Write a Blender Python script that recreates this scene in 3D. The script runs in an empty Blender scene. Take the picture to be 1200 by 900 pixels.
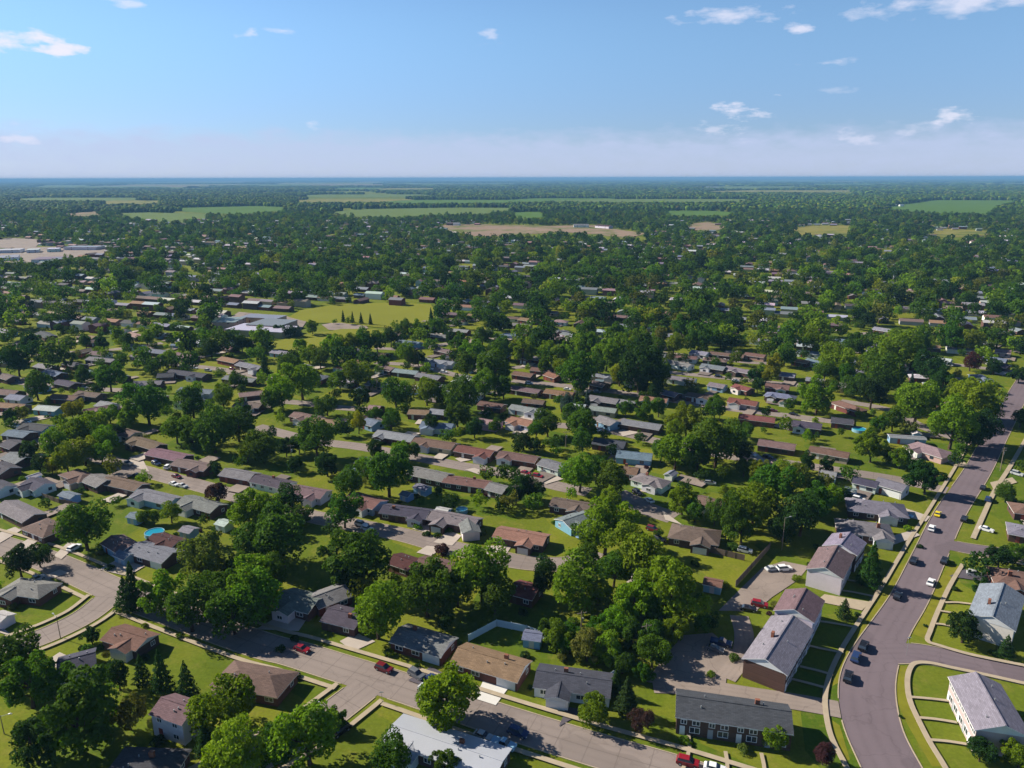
import bpy, math, random
import numpy as np
from mathutils import Vector, Matrix, Euler

random.seed(7)
rng = np.random.default_rng(7)
R = math.radians
S = bpy.context.scene
COL = S.collection

# ------------------------------------------------------------------ camera, sky, sun, exposure
FOC, CAMH = 860.0, 105.0                      # focal length in photograph pixels (1200 wide), flying height in metres
PITCH = math.degrees(math.atan((450 - 208.5) / FOC))
cam_d = bpy.data.cameras.new('camera')
cam = bpy.data.objects.new('camera', cam_d)
COL.objects.link(cam)
cam_d.sensor_fit = 'HORIZONTAL'
cam_d.sensor_width = 36.0
cam_d.lens = FOC / 1200 * 36.0
cam_d.clip_start = 1.0
cam_d.clip_end = 200000.0
CAM_M = Matrix.Translation((0, 0, CAMH)) @ Euler((R(90 - PITCH), 0, 0)).to_matrix().to_4x4() @ Matrix.Rotation(R(-0.14), 4, 'Z')
cam.matrix_world = CAM_M
S.camera = cam

SUN_EL, SUN_AZ = 33.0, -68.0                  # azimuth clockwise from +Y
world = bpy.data.worlds.new('World')
S.world = world
world.use_nodes = True
SKY_STRENGTH = 0.058
SUN_STRENGTH = 5.0
EXPOSURE = 0.85
HAZE_DENSITY = 7.8e-5
HAZE_COLOR = (0.21, 0.44, 0.74)

def build_world():
    nt = world.node_tree
    nt.nodes.clear()
    N, L = nt.nodes, nt.links
    out = N.new('ShaderNodeOutputWorld')
    bg = N.new('ShaderNodeBackground')
    bg.inputs['Strength'].default_value = SKY_STRENGTH
    L.new(bg.outputs[0], out.inputs[0])
    sky = N.new('ShaderNodeTexSky')
    sky.sky_type = 'NISHITA'
    sky.sun_disc = False
    sky.sun_elevation = R(SUN_EL)
    sky.sun_rotation = R(SUN_AZ)
    sky.altitude = 300
    sky.air_density = 1.0
    sky.dust_density = 0.03
    sky.ozone_density = 3.0
    def M(op, a, b=None, c=None, clamp=False):
        n = N.new('ShaderNodeMath'); n.operation = op; n.use_clamp = clamp
        for i, v in enumerate((a, b, c)):
            if v is None: continue
            if isinstance(v, (int, float)): n.inputs[i].default_value = v
            else: L.new(v, n.inputs[i])
        return n.outputs[0]
    def MIX(f, a, b):
        n = N.new('ShaderNodeMix'); n.data_type = 'RGBA'
        if isinstance(f, (int, float)): n.inputs[0].default_value = f
        else: L.new(f, n.inputs[0])
        for i, v in ((6, a), (7, b)):
            if isinstance(v, tuple): n.inputs[i].default_value = (*v, 1)
            else: L.new(v, n.inputs[i])
        return n.outputs[2]
    tc = N.new('ShaderNodeTexCoord')
    sep = N.new('ShaderNodeSeparateXYZ')
    L.new(tc.outputs['Generated'], sep.inputs[0])
    el = M('MULTIPLY', M('ARCSINE', sep.outputs[2]), 180 / math.pi)
    az = M('MULTIPLY', M('ARCTAN2', sep.outputs[0], sep.outputs[1]), 180 / math.pi)
    comb = N.new('ShaderNodeCombineXYZ')
    L.new(M('MULTIPLY', az, 0.55), comb.inputs[0]); L.new(M('MULTIPLY', el, 1.5), comb.inputs[1])
    nz = N.new('ShaderNodeTexNoise')
    nz.inputs['Scale'].default_value = 0.9; nz.inputs['Detail'].default_value = 6; nz.inputs['Roughness'].default_value = 0.56
    L.new(comb.outputs[0], nz.inputs['Vector'])
    n1 = nz.outputs[0]
    # a thin stratus sheet low over the horizon, ragged along its top
    top = M('ADD', 3.55, M('MULTIPLY', M('SUBTRACT', n1, 0.5), 2.2))
    band = M('MULTIPLY', M('SUBTRACT', top, el), 0.75, clamp=True)
    band = M('MULTIPLY', band, M('ADD', 0.45, M('MULTIPLY', n1, 0.5)))
    col = N.new('ShaderNodeHueSaturation')
    col.inputs['Saturation'].default_value = SKY_SAT
    L.new(sky.outputs[0], col.inputs['Color'])
    tint = N.new('ShaderNodeMix'); tint.data_type = 'RGBA'; tint.blend_type = 'MULTIPLY'; tint.inputs[0].default_value = 1
    lowf = N.new('ShaderNodeMapRange'); lowf.interpolation_type = 'SMOOTHSTEP'; lowf.inputs['From Min'].default_value = 1.0; lowf.inputs['From Max'].default_value = 11.5
    L.new(el, lowf.inputs['Value'])
    L.new(col.outputs[0], tint.inputs[6]); L.new(MIX(lowf.outputs[0], SKY_TINT_LOW, SKY_TINT), tint.inputs[7])
    c = MIX(band, tint.outputs[2], CLOUD_LOW)
    # single clouds: azimuth, elevation, half width, half height (degrees), opacity
    for (ca, ce, rw, rh, op, rag) in CLOUDS:
        d = M('SQRT', M('ADD', M('POWER', M('ABSOLUTE', M('DIVIDE', M('SUBTRACT', az, ca), rw)), 2.0),
                        M('POWER', M('ABSOLUTE', M('DIVIDE', M('SUBTRACT', el, ce), rh)), 2.0)))
        m = M('SUBTRACT', M('ADD', 0.75, M('MULTIPLY', M('SUBTRACT', n1, 0.5), rag)), d)
        m = M('MULTIPLY', M('MULTIPLY', m, 1.25, clamp=True), M('MULTIPLY', 0.9, op))
        c = MIX(m, c, CLOUD_TOP)
    # added dimming of the upper sky, to weaken its fill light in the shadows
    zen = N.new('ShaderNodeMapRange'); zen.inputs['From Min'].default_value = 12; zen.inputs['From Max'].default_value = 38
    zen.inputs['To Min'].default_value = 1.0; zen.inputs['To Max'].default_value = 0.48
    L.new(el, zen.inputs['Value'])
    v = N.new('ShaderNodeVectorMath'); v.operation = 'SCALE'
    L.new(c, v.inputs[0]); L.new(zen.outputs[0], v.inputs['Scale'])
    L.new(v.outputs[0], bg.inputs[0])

SKY_SAT = 1.0
SKY_TINT_LOW = (0.66, 0.77, 1.14)
SKY_TINT = (1.06, 1.22, 1.36)
CLOUD_LOW = (5.2, 6.0, 8.4)
CLOUD_TOP = (8.6, 8.5, 9.8)
def sky_dir(px, py):
    d = CAM_M.to_3x3() @ Vector(((px - 600) / FOC, (450 - py) / FOC, -1)).normalized()
    return math.degrees(math.atan2(d.x, d.y)), math.degrees(math.asin(d.z))
CLOUDS = []
for (px, py, w, h, op, rag) in ((22, 48, 60, 13, 0.95, 4.2), (62, 55, 34, 8, 0.9, 4.0), (290, 41, 25, 7, 0.95, 3.6), (330, 36, 24, 4, 0.5, 3.5), (576, 43, 12, 8, 0.45, 5.0),
                                (858, 17, 66, 11, 0.8, 2.6), (940, 32, 20, 7, 0.8, 3.4), (1125, 3, 118, 14, 0.75, 2.6), (968, 74, 28, 4, 0.55, 3.2), (985, 105, 34, 5, 0.4, 3.4),
                                (872, 128, 26, 13, 0.8, 5.0), (845, 150, 28, 10, 0.4, 5.5), (1120, 134, 22, 7, 0.75, 4.4), (1072, 153, 20, 9, 0.3, 5.0),
                                (145, 3, 22, 6, 0.6, 3.6), (30, 165, 18, 12, 0.5, 5.0), (365, 148, 10, 8, 0.5, 5.0), (1010, 165, 30, 10, 0.35, 5.0)):
    a, e = sky_dir(px, py)
    CLOUDS.append((a, e, w / 15.0, h / 15.0, op, rag))
build_world()

sun_d = bpy.data.lights.new('sun', 'SUN')
sun_d.energy = SUN_STRENGTH
sun_d.angle = R(0.55)
sun_d.color = (1.0, 0.91, 0.74)
sun = bpy.data.objects.new('sun', sun_d)
COL.objects.link(sun)
_sd = Vector((math.sin(R(SUN_AZ)) * math.cos(R(SUN_EL)), math.cos(R(SUN_AZ)) * math.cos(R(SUN_EL)), math.sin(R(SUN_EL))))
sun.rotation_euler = _sd.to_track_quat('Z', 'Y').to_euler()
sun.location = (-200, 80, 300)

S.render.engine = 'CYCLES'
S.view_settings.view_transform = 'Standard'
S.view_settings.look = 'None'
S.view_settings.exposure = EXPOSURE
S.view_settings.gamma = 1.0
cy = S.cycles
cy.max_bounces = 4
cy.diffuse_bounces = 2
cy.glossy_bounces = 2
cy.transmission_bounces = 2
cy.volume_bounces = 0
cy.transparent_max_bounces = 4
cy.use_denoising = True
cy.use_adaptive_sampling = True
cy.adaptive_threshold = 0.02
cy.caustics_reflective = False
cy.caustics_refractive = False

# ------------------------------------------------------------------ helpers
CAM_R = CAM_M.to_3x3()
def G(px, py, z=0.0):
    """the point of the photograph's pixel on the level z"""
    d = CAM_R @ Vector(((px - 600) / FOC, (450 - py) / FOC, -1))
    t = (z - CAMH) / d.z
    return Vector((d.x * t, d.y * t, z))
CAM_I = CAM_M.inverted()
def depth_of(p):
    return -(CAM_I @ Vector(p)).z
def to_px(p):
    q = CAM_I @ Vector(p)
    return 600 + FOC * q.x / -q.z, 450 - FOC * q.y / -q.z

class MB:
    def __init__(s): s.v, s.f, s.m = [], [], []
    def quad(s, a, b, c, d, m=0): s.poly((a, b, c, d), m)
    def poly(s, pts, m=0):
        n = len(s.v); s.v += [tuple(p) for p in pts]; s.f.append(tuple(range(n, n + len(pts)))); s.m.append(m)
    def box(s, x0, x1, y0, y1, z0, z1, m=0):
        n = len(s.v)
        s.v += [(x0, y0, z0), (x1, y0, z0), (x1, y1, z0), (x0, y1, z0), (x0, y0, z1), (x1, y0, z1), (x1, y1, z1), (x0, y1, z1)]
        for q in ((0, 3, 2, 1), (4, 5, 6, 7), (0, 1, 5, 4), (1, 2, 6, 5), (2, 3, 7, 6), (3, 0, 4, 7)):
            s.f.append(tuple(n + i for i in q)); s.m.append(m)
    def tube(s, p0, p1, r0, r1, k=6, m=0, cap=True):
        p0, p1 = Vector(p0), Vector(p1)
        d = (p1 - p0).normalized()
        a = d.orthogonal().normalized(); b = d.cross(a)
        n = len(s.v)
        for p, r in ((p0, r0), (p1, r1)):
            for i in range(k):
                t = 2 * math.pi * i / k
                s.v.append(tuple(p + a * (r * math.cos(t)) + b * (r * math.sin(t))))
        for i in range(k):
            j = (i + 1) % k
            s.f.append((n + i, n + j, n + k + j, n + k + i)); s.m.append(m)
        if cap:
            s.f.append(tuple(n + k + i for i in range(k))); s.m.append(m)
            s.f.append(tuple(n + k - 1 - i for i in range(k))); s.m.append(m)
    def solid(s, prof, y0, y1, m=0):
        """closed outline (x,z), counter-clockwise seen from -y, pushed from y0 to y1"""
        n, k = len(s.v), len(prof)
        s.v += [(x, y0, z) for x, z in prof] + [(x, y1, z) for x, z in prof]
        s.f.append(tuple(n + i for i in range(k))); s.m.append(m)
        s.f.append(tuple(n + 2 * k - 1 - i for i in range(k))); s.m.append(m)
        for i in range(k):
            j = (i + 1) % k
            s.f.append((n + i, n + k + i, n + k + j, n + j)); s.m.append(m)
    def mesh(s, name, mats):
        me = bpy.data.meshes.new(name)
        me.from_pydata(s.v, [], s.f)
        for m in (mats if isinstance(mats, (list, tuple)) else [mats]): me.materials.append(m)
        if isinstance(mats, (list, tuple)): me.polygons.foreach_set('material_index', s.m)
        me.update()
        return me
    def build(s, name, mats, parent=None, loc=None, rz=0.0, color=None):
        return link(name, s.mesh(name, mats), parent, loc, rz, color)

def link(name, data, parent=None, loc=None, rz=0.0, color=None):
    o = bpy.data.objects.new(name, data)
    COL.objects.link(o)
    if parent is not None: o.parent = parent
    if loc is not None: o.location = loc
    if rz: o.rotation_euler = (0, 0, rz)
    if color is not None: o.color = (*color, 1)
    return o
def tag(o, label=None, cat=None, group=None, kind=None):
    if label: o['label'] = label
    if cat: o['category'] = cat
    if group: o['group'] = group
    if kind: o['kind'] = kind
    return o

def raw_mesh(name, verts, faces4=None, faces3=None, mat=None, tone=None):
    """numpy verts (n,3), quads (m,4) or tris; tone = colour per vertex"""
    me = bpy.data.meshes.new(name)
    f = faces4 if faces4 is not None else faces3
    k = f.shape[1]
    me.vertices.add(len(verts)); me.vertices.foreach_set('co', verts.astype(np.float32).ravel())
    me.loops.add(f.size); me.loops.foreach_set('vertex_index', f.astype(np.int32).ravel())
    me.polygons.add(len(f))
    me.polygons.foreach_set('loop_start', np.arange(0, f.size, k, dtype=np.int32))
    if tone is not None:
        at = me.color_attributes.new('tone', 'FLOAT_COLOR', 'POINT')
        at.data.foreach_set('color', np.concatenate([tone, np.ones((len(tone), 1))], 1).astype(np.float32).ravel())
    me.update(calc_edges=True)
    if mat: me.materials.append(mat)
    return me

# ------------------------------------------------------------------ materials
class NT:
    def __init__(s, name, rough=0.9, spec=0.2):
        s.mat = bpy.data.materials.new(name); s.mat.use_nodes = True
        s.t = s.mat.node_tree; s.N = s.t.nodes; s.L = s.t.links
        s.p = s.N['Principled BSDF']; s.p.inputs['Roughness'].default_value = rough
        s.p.inputs['Specular IOR Level'].default_value = spec
    def math(s, op, a, b=None, clamp=False):
        n = s.N.new('ShaderNodeMath'); n.operation = op; n.use_clamp = clamp
        for i, v in enumerate((a, b)):
            if v is None: continue
            if isinstance(v, (int, float)): n.inputs[i].default_value = v
            else: s.L.new(v, n.inputs[i])
        return n.outputs[0]
    def mix(s, f, a, b, mode='MIX'):
        n = s.N.new('ShaderNodeMix'); n.data_type = 'RGBA'; n.blend_type = mode
        if isinstance(f, (int, float)): n.inputs[0].default_value = f
        else: s.L.new(f, n.inputs[0])
        for i, v in ((6, a), (7, b)):
            if isinstance(v, tuple): n.inputs[i].default_value = (*v[:3], 1)
            else: s.L.new(v, n.inputs[i])
        return n.outputs[2]
    def noise(s, scale, detail=4, rough=0.55, vec=None):
        n = s.N.new('ShaderNodeTexNoise'); n.inputs['Scale'].default_value = scale
        n.inputs['Detail'].default_value = detail; n.inputs['Roughness'].default_value = rough
        s.L.new(vec if vec is not None else s.pos(), n.inputs['Vector'])
        return n.outputs[0]
    def pos(s):
        if not hasattr(s, '_p'): s._p = s.N.new('ShaderNodeNewGeometry').outputs['Position']
        return s._p
    def objpos(s):
        return s.N.new('ShaderNodeTexCoord').outputs['Object']
    def ramp(s, f, *stops):
        n = s.N.new('ShaderNodeValToRGB')
        e = n.color_ramp.elements
        while len(e) < len(stops): e.new(0.5)
        for i, (p, c) in enumerate(stops):
            e[i].position = p; e[i].color = (*c, 1) if isinstance(c, tuple) else (c, c, c, 1)
        s.L.new(f, n.inputs[0])
        return n.outputs[0]
    def base(s, c):
        s.L.new(c, s.p.inputs['Base Color']); return s.mat
    def bump(s, h, st=0.3, dist=0.05):
        n = s.N.new('ShaderNodeBump'); n.inputs['Strength'].default_value = st; n.inputs['Distance'].default_value = dist
        s.L.new(h, n.inputs['Height']); s.L.new(n.outputs[0], s.p.inputs['Normal'])

def plain(name, c, rough=0.7, var=0.25, scale=1.5, spec=0.2, metal=0.0):
    t = NT(name, rough, spec)
    t.p.inputs['Metallic'].default_value = metal
    n = t.noise(scale, 4)
    lo = tuple(x * (1 - var) for x in c); hi = tuple(min(1, x * (1 + var)) for x in c)
    return t.base(t.mix(n, lo, hi))

def objcolor_mat(name, rough=0.85, var=0.35, scale=0.8, spec=0.2, streak=False, shingle=False):
    """colour comes from the object itself (each roof, wall or car has its own), weathered by noise"""
    t = NT(name, rough, spec)
    oi = t.N.new('ShaderNodeObjectInfo')
    n = t.noise(scale, 5, 0.6)
    k = t.math('ADD', 1 - var, t.math('MULTIPLY', n, 2 * var))
    if shingle:
        op = t.objpos()
        b = t.N.new('ShaderNodeTexBrick'); b.inputs['Scale'].default_value = 1.0
        b.inputs['Brick Width'].default_value = 0.9; b.inputs['Row Height'].default_value = 0.28; b.inputs['Mortar Size'].default_value = 0.02
        b.inputs['Color1'].default_value = (0.82, 0.82, 0.82, 1); b.inputs['Color2'].default_value = (1.15, 1.15, 1.15, 1); b.inputs['Mortar'].default_value = (0.6, 0.6, 0.6, 1)
        t.L.new(op, b.inputs['Vector'])
        k = t.math('MULTIPLY', k, b.outputs[0])
    v = t.N.new('ShaderNodeVectorMath'); v.operation = 'SCALE'
    t.L.new(oi.outputs['Color'], v.inputs[0]); t.L.new(k, v.inputs['Scale'])
    return t.base(v.outputs[0])

def brick_mat(name):
    t = NT(name, 0.9, 0.15)
    oi = t.N.new('ShaderNodeObjectInfo')
    b = t.N.new('ShaderNodeTexBrick'); b.inputs['Scale'].default_value = 1.0
    b.inputs['Brick Width'].default_value = 0.42; b.inputs['Row Height'].default_value = 0.16; b.inputs['Mortar Size'].default_value = 0.02
    b.inputs['Color1'].default_value = (0.8, 0.8, 0.8, 1); b.inputs['Color2'].default_value = (1.2, 1.1, 1.1, 1); b.inputs['Mortar'].default_value = (1.1, 1.2, 1.3, 1)
    op = t.objpos(); mp = t.N.new('ShaderNodeMapping'); mp.inputs['Rotation'].default_value = (R(90), 0, 0)
    t.L.new(op, mp.inputs[0]); t.L.new(mp.outputs[0], b.inputs['Vector'])
    n = t.noise(0.6, 4)
    c = t.mix(1.0, oi.outputs['Color'], b.outputs[0], 'MULTIPLY')
    c = t.mix(t.math('MULTIPLY', n, 0.5), c, (0.05, 0.03, 0.03), 'MIX')
    return t.base(c)

def siding_mat(name):
    t = NT(name, 0.6, 0.3)
    oi = t.N.new('ShaderNodeObjectInfo')
    w = t.N.new('ShaderNodeTexWave'); w.bands_direction = 'Z'; w.inputs['Scale'].default_value = 1.4; w.inputs['Distortion'].default_value = 0.0
    t.L.new(t.objpos(), w.inputs[0])
    n = t.noise(0.7, 4)
    k = t.math('ADD', 0.72, t.math('ADD', t.math('MULTIPLY', w.outputs[1], 0.14), t.math('MULTIPLY', n, 0.28)))
    v = t.N.new('ShaderNodeVectorMath'); v.operation = 'SCALE'
    t.L.new(oi.outputs['Color'], v.inputs[0]); t.L.new(k, v.inputs['Scale'])
    return t.base(v.outputs[0])

def grass_mat():
    t = NT('grass_ground', 0.95, 0.05)
    big = t.noise(0.011, 5, 0.6)
    mid = t.noise(0.07, 5, 0.65)
    fine = t.noise(1.3, 4, 0.7)
    c = t.ramp(mid, (0.30, (0.040, 0.082, 0.007)), (0.50, (0.090, 0.138, 0.009)), (0.70, (0.160, 0.172, 0.018)))
    c = t.mix(t.ramp(big, (0.45, 0.0), (0.65, 0.6)), c, (0.075, 0.105, 0.010))
    # each garden keeps its own lawn: greener, drier, thinner
    mp = t.N.new('ShaderNodeMapping'); mp.inputs['Rotation'].default_value = (0, 0, R(24)); mp.inputs['Scale'].default_value = (0.045, 0.030, 1)
    t.L.new(t.pos(), mp.inputs[0])
    vo = t.N.new('ShaderNodeTexVoronoi'); vo.distance = 'CHEBYCHEV'; vo.inputs['Scale'].default_value = 1.0; vo.inputs['Randomness'].default_value = 0.55
    t.L.new(mp.outputs[0], vo.inputs['Vector'])
    sp = t.N.new('ShaderNodeSeparateColor'); t.L.new(vo.outputs['Color'], sp.inputs[0])
    c = t.mix(t.math('MULTIPLY', sp.outputs[0], 0.8), c, (0.190, 0.190, 0.020))
    c = t.mix(t.math('MULTIPLY', sp.outputs[1], 0.5), c, (0.050, 0.100, 0.010))
    dry = t.noise(0.22, 5, 0.7)
    c = t.mix(t.ramp(dry, (0.52, 0.0), (0.70, 0.45)), c, (0.215, 0.185, 0.045))
    k = t.math('ADD', 0.55, t.math('MULTIPLY', fine, 0.9))
    v = t.N.new('ShaderNodeVectorMath'); v.operation = 'SCALE'
    t.L.new(c, v.inputs[0]); t.L.new(k, v.inputs['Scale'])
    return t.base(v.outputs[0])

def road_mat(name, c, crack=0.5, patch=0.25, joints=False):
    t = NT(name, 0.9, 0.15)
    n = t.noise(0.09, 5, 0.6); fi = t.noise(2.2, 3)
    lo = tuple(x * (1 - patch) for x in c); hi = tuple(x * (1 + patch) for x in c)
    col = t.mix(n, lo, hi)
    vo = t.N.new('ShaderNodeTexVoronoi'); vo.feature = 'DISTANCE_TO_EDGE'; vo.inputs['Scale'].default_value = 0.13
    wv = t.N.new('ShaderNodeVectorMath'); wv.operation = 'ADD'
    nn = t.N.new('ShaderNodeTexNoise'); nn.inputs['Scale'].default_value = 0.3; t.L.new(t.pos(), nn.inputs['Vector'])
    sc = t.N.new('ShaderNodeVectorMath'); sc.operation = 'SCALE'; sc.inputs['Scale'].default_value = 4.0
    t.L.new(nn.outputs[1], sc.inputs[0]); t.L.new(sc.outputs[0], wv.inputs[0]); t.L.new(t.pos(), wv.inputs[1])
    t.L.new(wv.outputs[0], vo.inputs['Vector'])
    cr = t.ramp(vo.outputs['Distance'], (0.0, crack), (0.022, 0.0))
    col = t.mix(cr, col, tuple(x * 0.35 for x in c))
    col = t.mix(t.math('MULTIPLY', t.math('SUBTRACT', fi, 0.5), 0.6, clamp=True), col, tuple(x * 0.5 for x in c))
    uv = t.N.new('ShaderNodeUVMap'); uv.uv_map = 'lane'; su = t.N.new('ShaderNodeSeparateXYZ'); t.L.new(uv.outputs[0], su.inputs[0])
    # lighter wheel tracks worn along the lanes, a darker oil band between them, tarred patches
    tr = t.math('ABSOLUTE', t.math('SINE', t.math('MULTIPLY', su.outputs[0], 4 * math.pi)))
    col = t.mix(t.math('MULTIPLY', tr, 0.16), col, tuple(min(1, x * 1.5) for x in c))
    if joints:
        fr = t.math('FRACT', t.math('MULTIPLY', su.outputs[1], 1 / 6.0))
        col = t.mix(t.math('MULTIPLY', t.math('LESS_THAN', fr, 0.035), 0.35), col, tuple(x * 0.4 for x in c))
        md = t.math('LESS_THAN', t.math('ABSOLUTE', t.math('SUBTRACT', su.outputs[0], 0.5)), 0.012)
        col = t.mix(t.math('MULTIPLY', md, 0.35), col, tuple(x * 0.4 for x in c))
    pt = t.ramp(t.noise(0.05, 2, 0.3), (0.60, 0.0), (0.61, 0.28))
    col = t.mix(pt, col, tuple(x * 0.55 for x in c))
    return t.base(col)

def field_mat(name, c, row=0.0, var=0.3, weeds=False):
    t = NT(name, 0.95, 0.05)
    n = t.noise(0.006, 5, 0.6); n2 = t.noise(0.05, 4)
    lo = tuple(x * (1 - var) for x in c); hi = tuple(x * (1 + var) for x in c)
    col = t.mix(n, lo, hi)
    col = t.mix(t.math('MULTIPLY', n2, 0.35), col, tuple(x * 0.55 for x in c))
    if weeds:
        col = t.mix(t.ramp(t.noise(0.012, 6, 0.7), (0.48, 0.0), (0.60, 0.9)), col, (0.09, 0.12, 0.02))
    return t.base(col)

def leaf_mat(name, use_tone):
    t = NT(name, 0.75, 0.06)
    if use_tone:
        a = t.N.new('ShaderNodeVertexColor'); a.layer_name = 'tone'; src = a.outputs[0]
        k = t.math('ADD', 0.25, t.math('MULTIPLY', t.noise(0.5, 4, 0.7), 1.35))
    else:
        oi = t.N.new('ShaderNodeObjectInfo'); src = oi.outputs['Color']
        k = t.math('ADD', 0.45, t.math('MULTIPLY', t.noise(0.55, 4, 0.65), 1.1))
    v = t.N.new('ShaderNodeVectorMath'); v.operation = 'SCALE'
    t.L.new(src, v.inputs[0]); t.L.new(k, v.inputs['Scale'])
    t.base(v.outputs[0])
    tr = t.N.new('ShaderNodeBsdfTranslucent'); mx = t.N.new('ShaderNodeMixShader'); mx.inputs[0].default_value = 0.34
    br = t.mix(1.0, v.outputs[0], (1.5, 1.6, 0.5), 'MULTIPLY')
    t.L.new(br, tr.inputs[0])
    out = t.N['Material Output']
    t.L.new(t.p.outputs[0], mx.inputs[1]); t.L.new(tr.outputs[0], mx.inputs[2]); t.L.new(mx.outputs[0], out.inputs[0])
    return t.mat

M_GRASS = grass_mat()
M_ASPHALT = road_mat('purple_asphalt', (0.145, 0.116, 0.136), 0.25, 0.2)
M_CONCRETE_ROAD = road_mat('worn_street', (0.222, 0.186, 0.176), 0.28, 0.22, True)
M_LOT = road_mat('parking_lot', (0.24, 0.198, 0.18), 0.35, 0.4)
M_WALK = plain('pavement_concrete', (0.36, 0.30, 0.225), 0.9, 0.22, 0.5)
M_DRIVE = plain('driveway_concrete', (0.40, 0.35, 0.32), 0.9, 0.2, 0.4)
M_DRIVE_W = plain('new_concrete', (0.58, 0.57, 0.56), 0.8, 0.06, 0.6)
M_DRIVE_D = plain('driveway_asphalt', (0.09, 0.08, 0.10), 0.9, 0.2, 0.6)
M_VERGE = plain('verge_grass', (0.165, 0.165, 0.018), 0.95, 0.35, 0.4, 0.05)
M_ROOF = objcolor_mat('shingle_roof', 0.9, 0.22, 0.5, 0.15, shingle=True)
M_ROOFM = objcolor_mat('metal_roof', 0.45, 0.08, 0.3, 0.4)
M_BRICK = brick_mat('brick_wall')
M_SIDING = siding_mat('painted_siding')
M_TRIM = plain('white_trim', (0.72, 0.72, 0.74), 0.6, 0.08, 1.0)
M_GLASS = plain('window_glass', (0.03, 0.04, 0.06), 0.12, 0.3, 0.7, 0.6)
M_DOOR = objcolor_mat('painted_door', 0.6, 0.1, 1.0, 0.3)
M_CHIM = plain('chimney_brick', (0.22, 0.09, 0.06), 0.9, 0.3, 3.0)
M_BARK = plain('bark', (0.075, 0.052, 0.038), 0.95, 0.4, 3.0, 0.05)
M_LEAF = leaf_mat('leaves', False)
M_LEAF_FAR = leaf_mat('distant_leaves', True)
M_PAINT = objcolor_mat('car_paint', 0.25, 0.02, 0.5, 0.5)
M_TYRE = plain('tyre_rubber', (0.012, 0.012, 0.013), 0.9, 0.2, 4.0)
M_LAMPGLASS = plain('headlight_glass', (0.75, 0.77, 0.8), 0.2, 0.05, 3.0, 0.6)
M_WOOD = plain('weathered_wood', (0.16, 0.12, 0.10), 0.9, 0.35, 2.0)
M_POLE = plain('pole_wood', (0.20, 0.16, 0.13), 0.9, 0.3, 2.0)
M_METAL = plain('grey_metal', (0.35, 0.37, 0.40), 0.5, 0.15, 2.0, 0.4, 0.5)
M_POOL = plain('pool_water', (0.02, 0.26, 0.42), 0.08, 0.15, 0.6, 0.6)
M_POOLW = plain('pool_wall', (0.18, 0.34, 0.45), 0.5, 0.1, 1.0)
M_SIGNW = plain('sign_face', (0.75, 0.75, 0.75), 0.5, 0.03, 1.0)

# ------------------------------------------------------------------ foliage meshes (crown centre at z = 1.25 R, R = 1)
def leaf_quads(centers, normals, size, jitter, r):
    n = len(centers)
    nr = normals + r.normal(0, jitter, (n, 3)); nr /= np.linalg.norm(nr, axis=1, keepdims=True)
    ref = r.normal(0, 1, (n, 3))
    a = np.cross(nr, ref); a /= np.linalg.norm(a, axis=1, keepdims=True)
    b = np.cross(nr, a)
    s = (size * r.uniform(0.6, 1.3, n))[:, None]
    asp = r.uniform(0.55, 0.95, n)[:, None]
    v = np.stack([centers - a * s - b * s * asp * 0.5, centers + a * s * 0.2 - b * s * asp, centers + a * s + b * s * asp * 0.4, centers - a * s * 0.3 + b * s * asp], 1).reshape(-1, 3)
    return v, np.arange(4 * n).reshape(-1, 4)

def crown_arrays(seed, npuff, nleaf, size, flat=0.9, spread=0.66, jitter=0.55, puff=(0.17, 0.34), up=-0.8, uneven=1.0):
    r = np.random.default_rng(seed)
    d = r.normal(0, 1, (npuff * 4, 3)); d /= np.linalg.norm(d, axis=1, keepdims=True)
    d = d[d[:, 2] > up][:npuff]
    d[:, 2] += 0.08
    rad = spread * r.uniform(0.62, 1.26, len(d))
    an = np.arctan2(d[:, 1], d[:, 0]); ph = r.uniform(0, 6.283, 3)
    rad = rad * (1 + uneven * (0.16 * np.sin(an + ph[0]) + 0.17 * np.sin(2 * an + ph[1]) + 0.13 * np.sin(3 * an + ph[2] + 2 * d[:, 2])))
    pc = d * rad[:, None] * np.array([r.uniform(0.85, 1.1), r.uniform(0.85, 1.1), flat])
    pr = r.uniform(*puff, len(d))
    k = np.repeat(np.arange(len(d)), nleaf)
    n = r.normal(0, 1, (len(k), 3)); n[:, 2] += 0.35
    n /= np.linalg.norm(n, axis=1, keepdims=True)
    c = pc[k] + n * (pr[k] * r.uniform(0.72, 1.08, len(k)))[:, None]
    # drop the leaves buried deep inside other puffs: nobody sees them
    deep = np.zeros(len(k), bool)
    for i in range(len(d)):
        deep |= (np.linalg.norm(c - pc[i], axis=1) < pr[i] * 0.62)
    c, n = c[~deep], n[~deep]
    c[:, 2] += 1.02
    return leaf_quads(c, n, size, jitter, r)

def conifer_arrays(seed, nleaf, size, h=3.0, rad=0.8, base=0.25):
    r = np.random.default_rng(seed)
    t = 1 - np.sqrt(r.uniform(0, 1, nleaf))            # more low down
    a = r.uniform(0, 2 * math.pi, nleaf)
    lay = 0.80 + 0.22 * np.sin(t * 40 + np.sin(a * 3 + seed) * 1.2)
    rr = rad * (1 - t) ** 0.85 * lay * r.uniform(0.75, 1.05, nleaf) * (1 + 0.14 * np.sin(a * 5 + seed * 1.7))
    z = base + t * (h - base)
    c = np.stack([np.cos(a) * rr, np.sin(a) * rr, z], 1)
    n = np.stack([np.cos(a), np.sin(a), np.full(nleaf, 0.55)], 1)
    return leaf_quads(c, n, size, 0.45, r)

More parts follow.
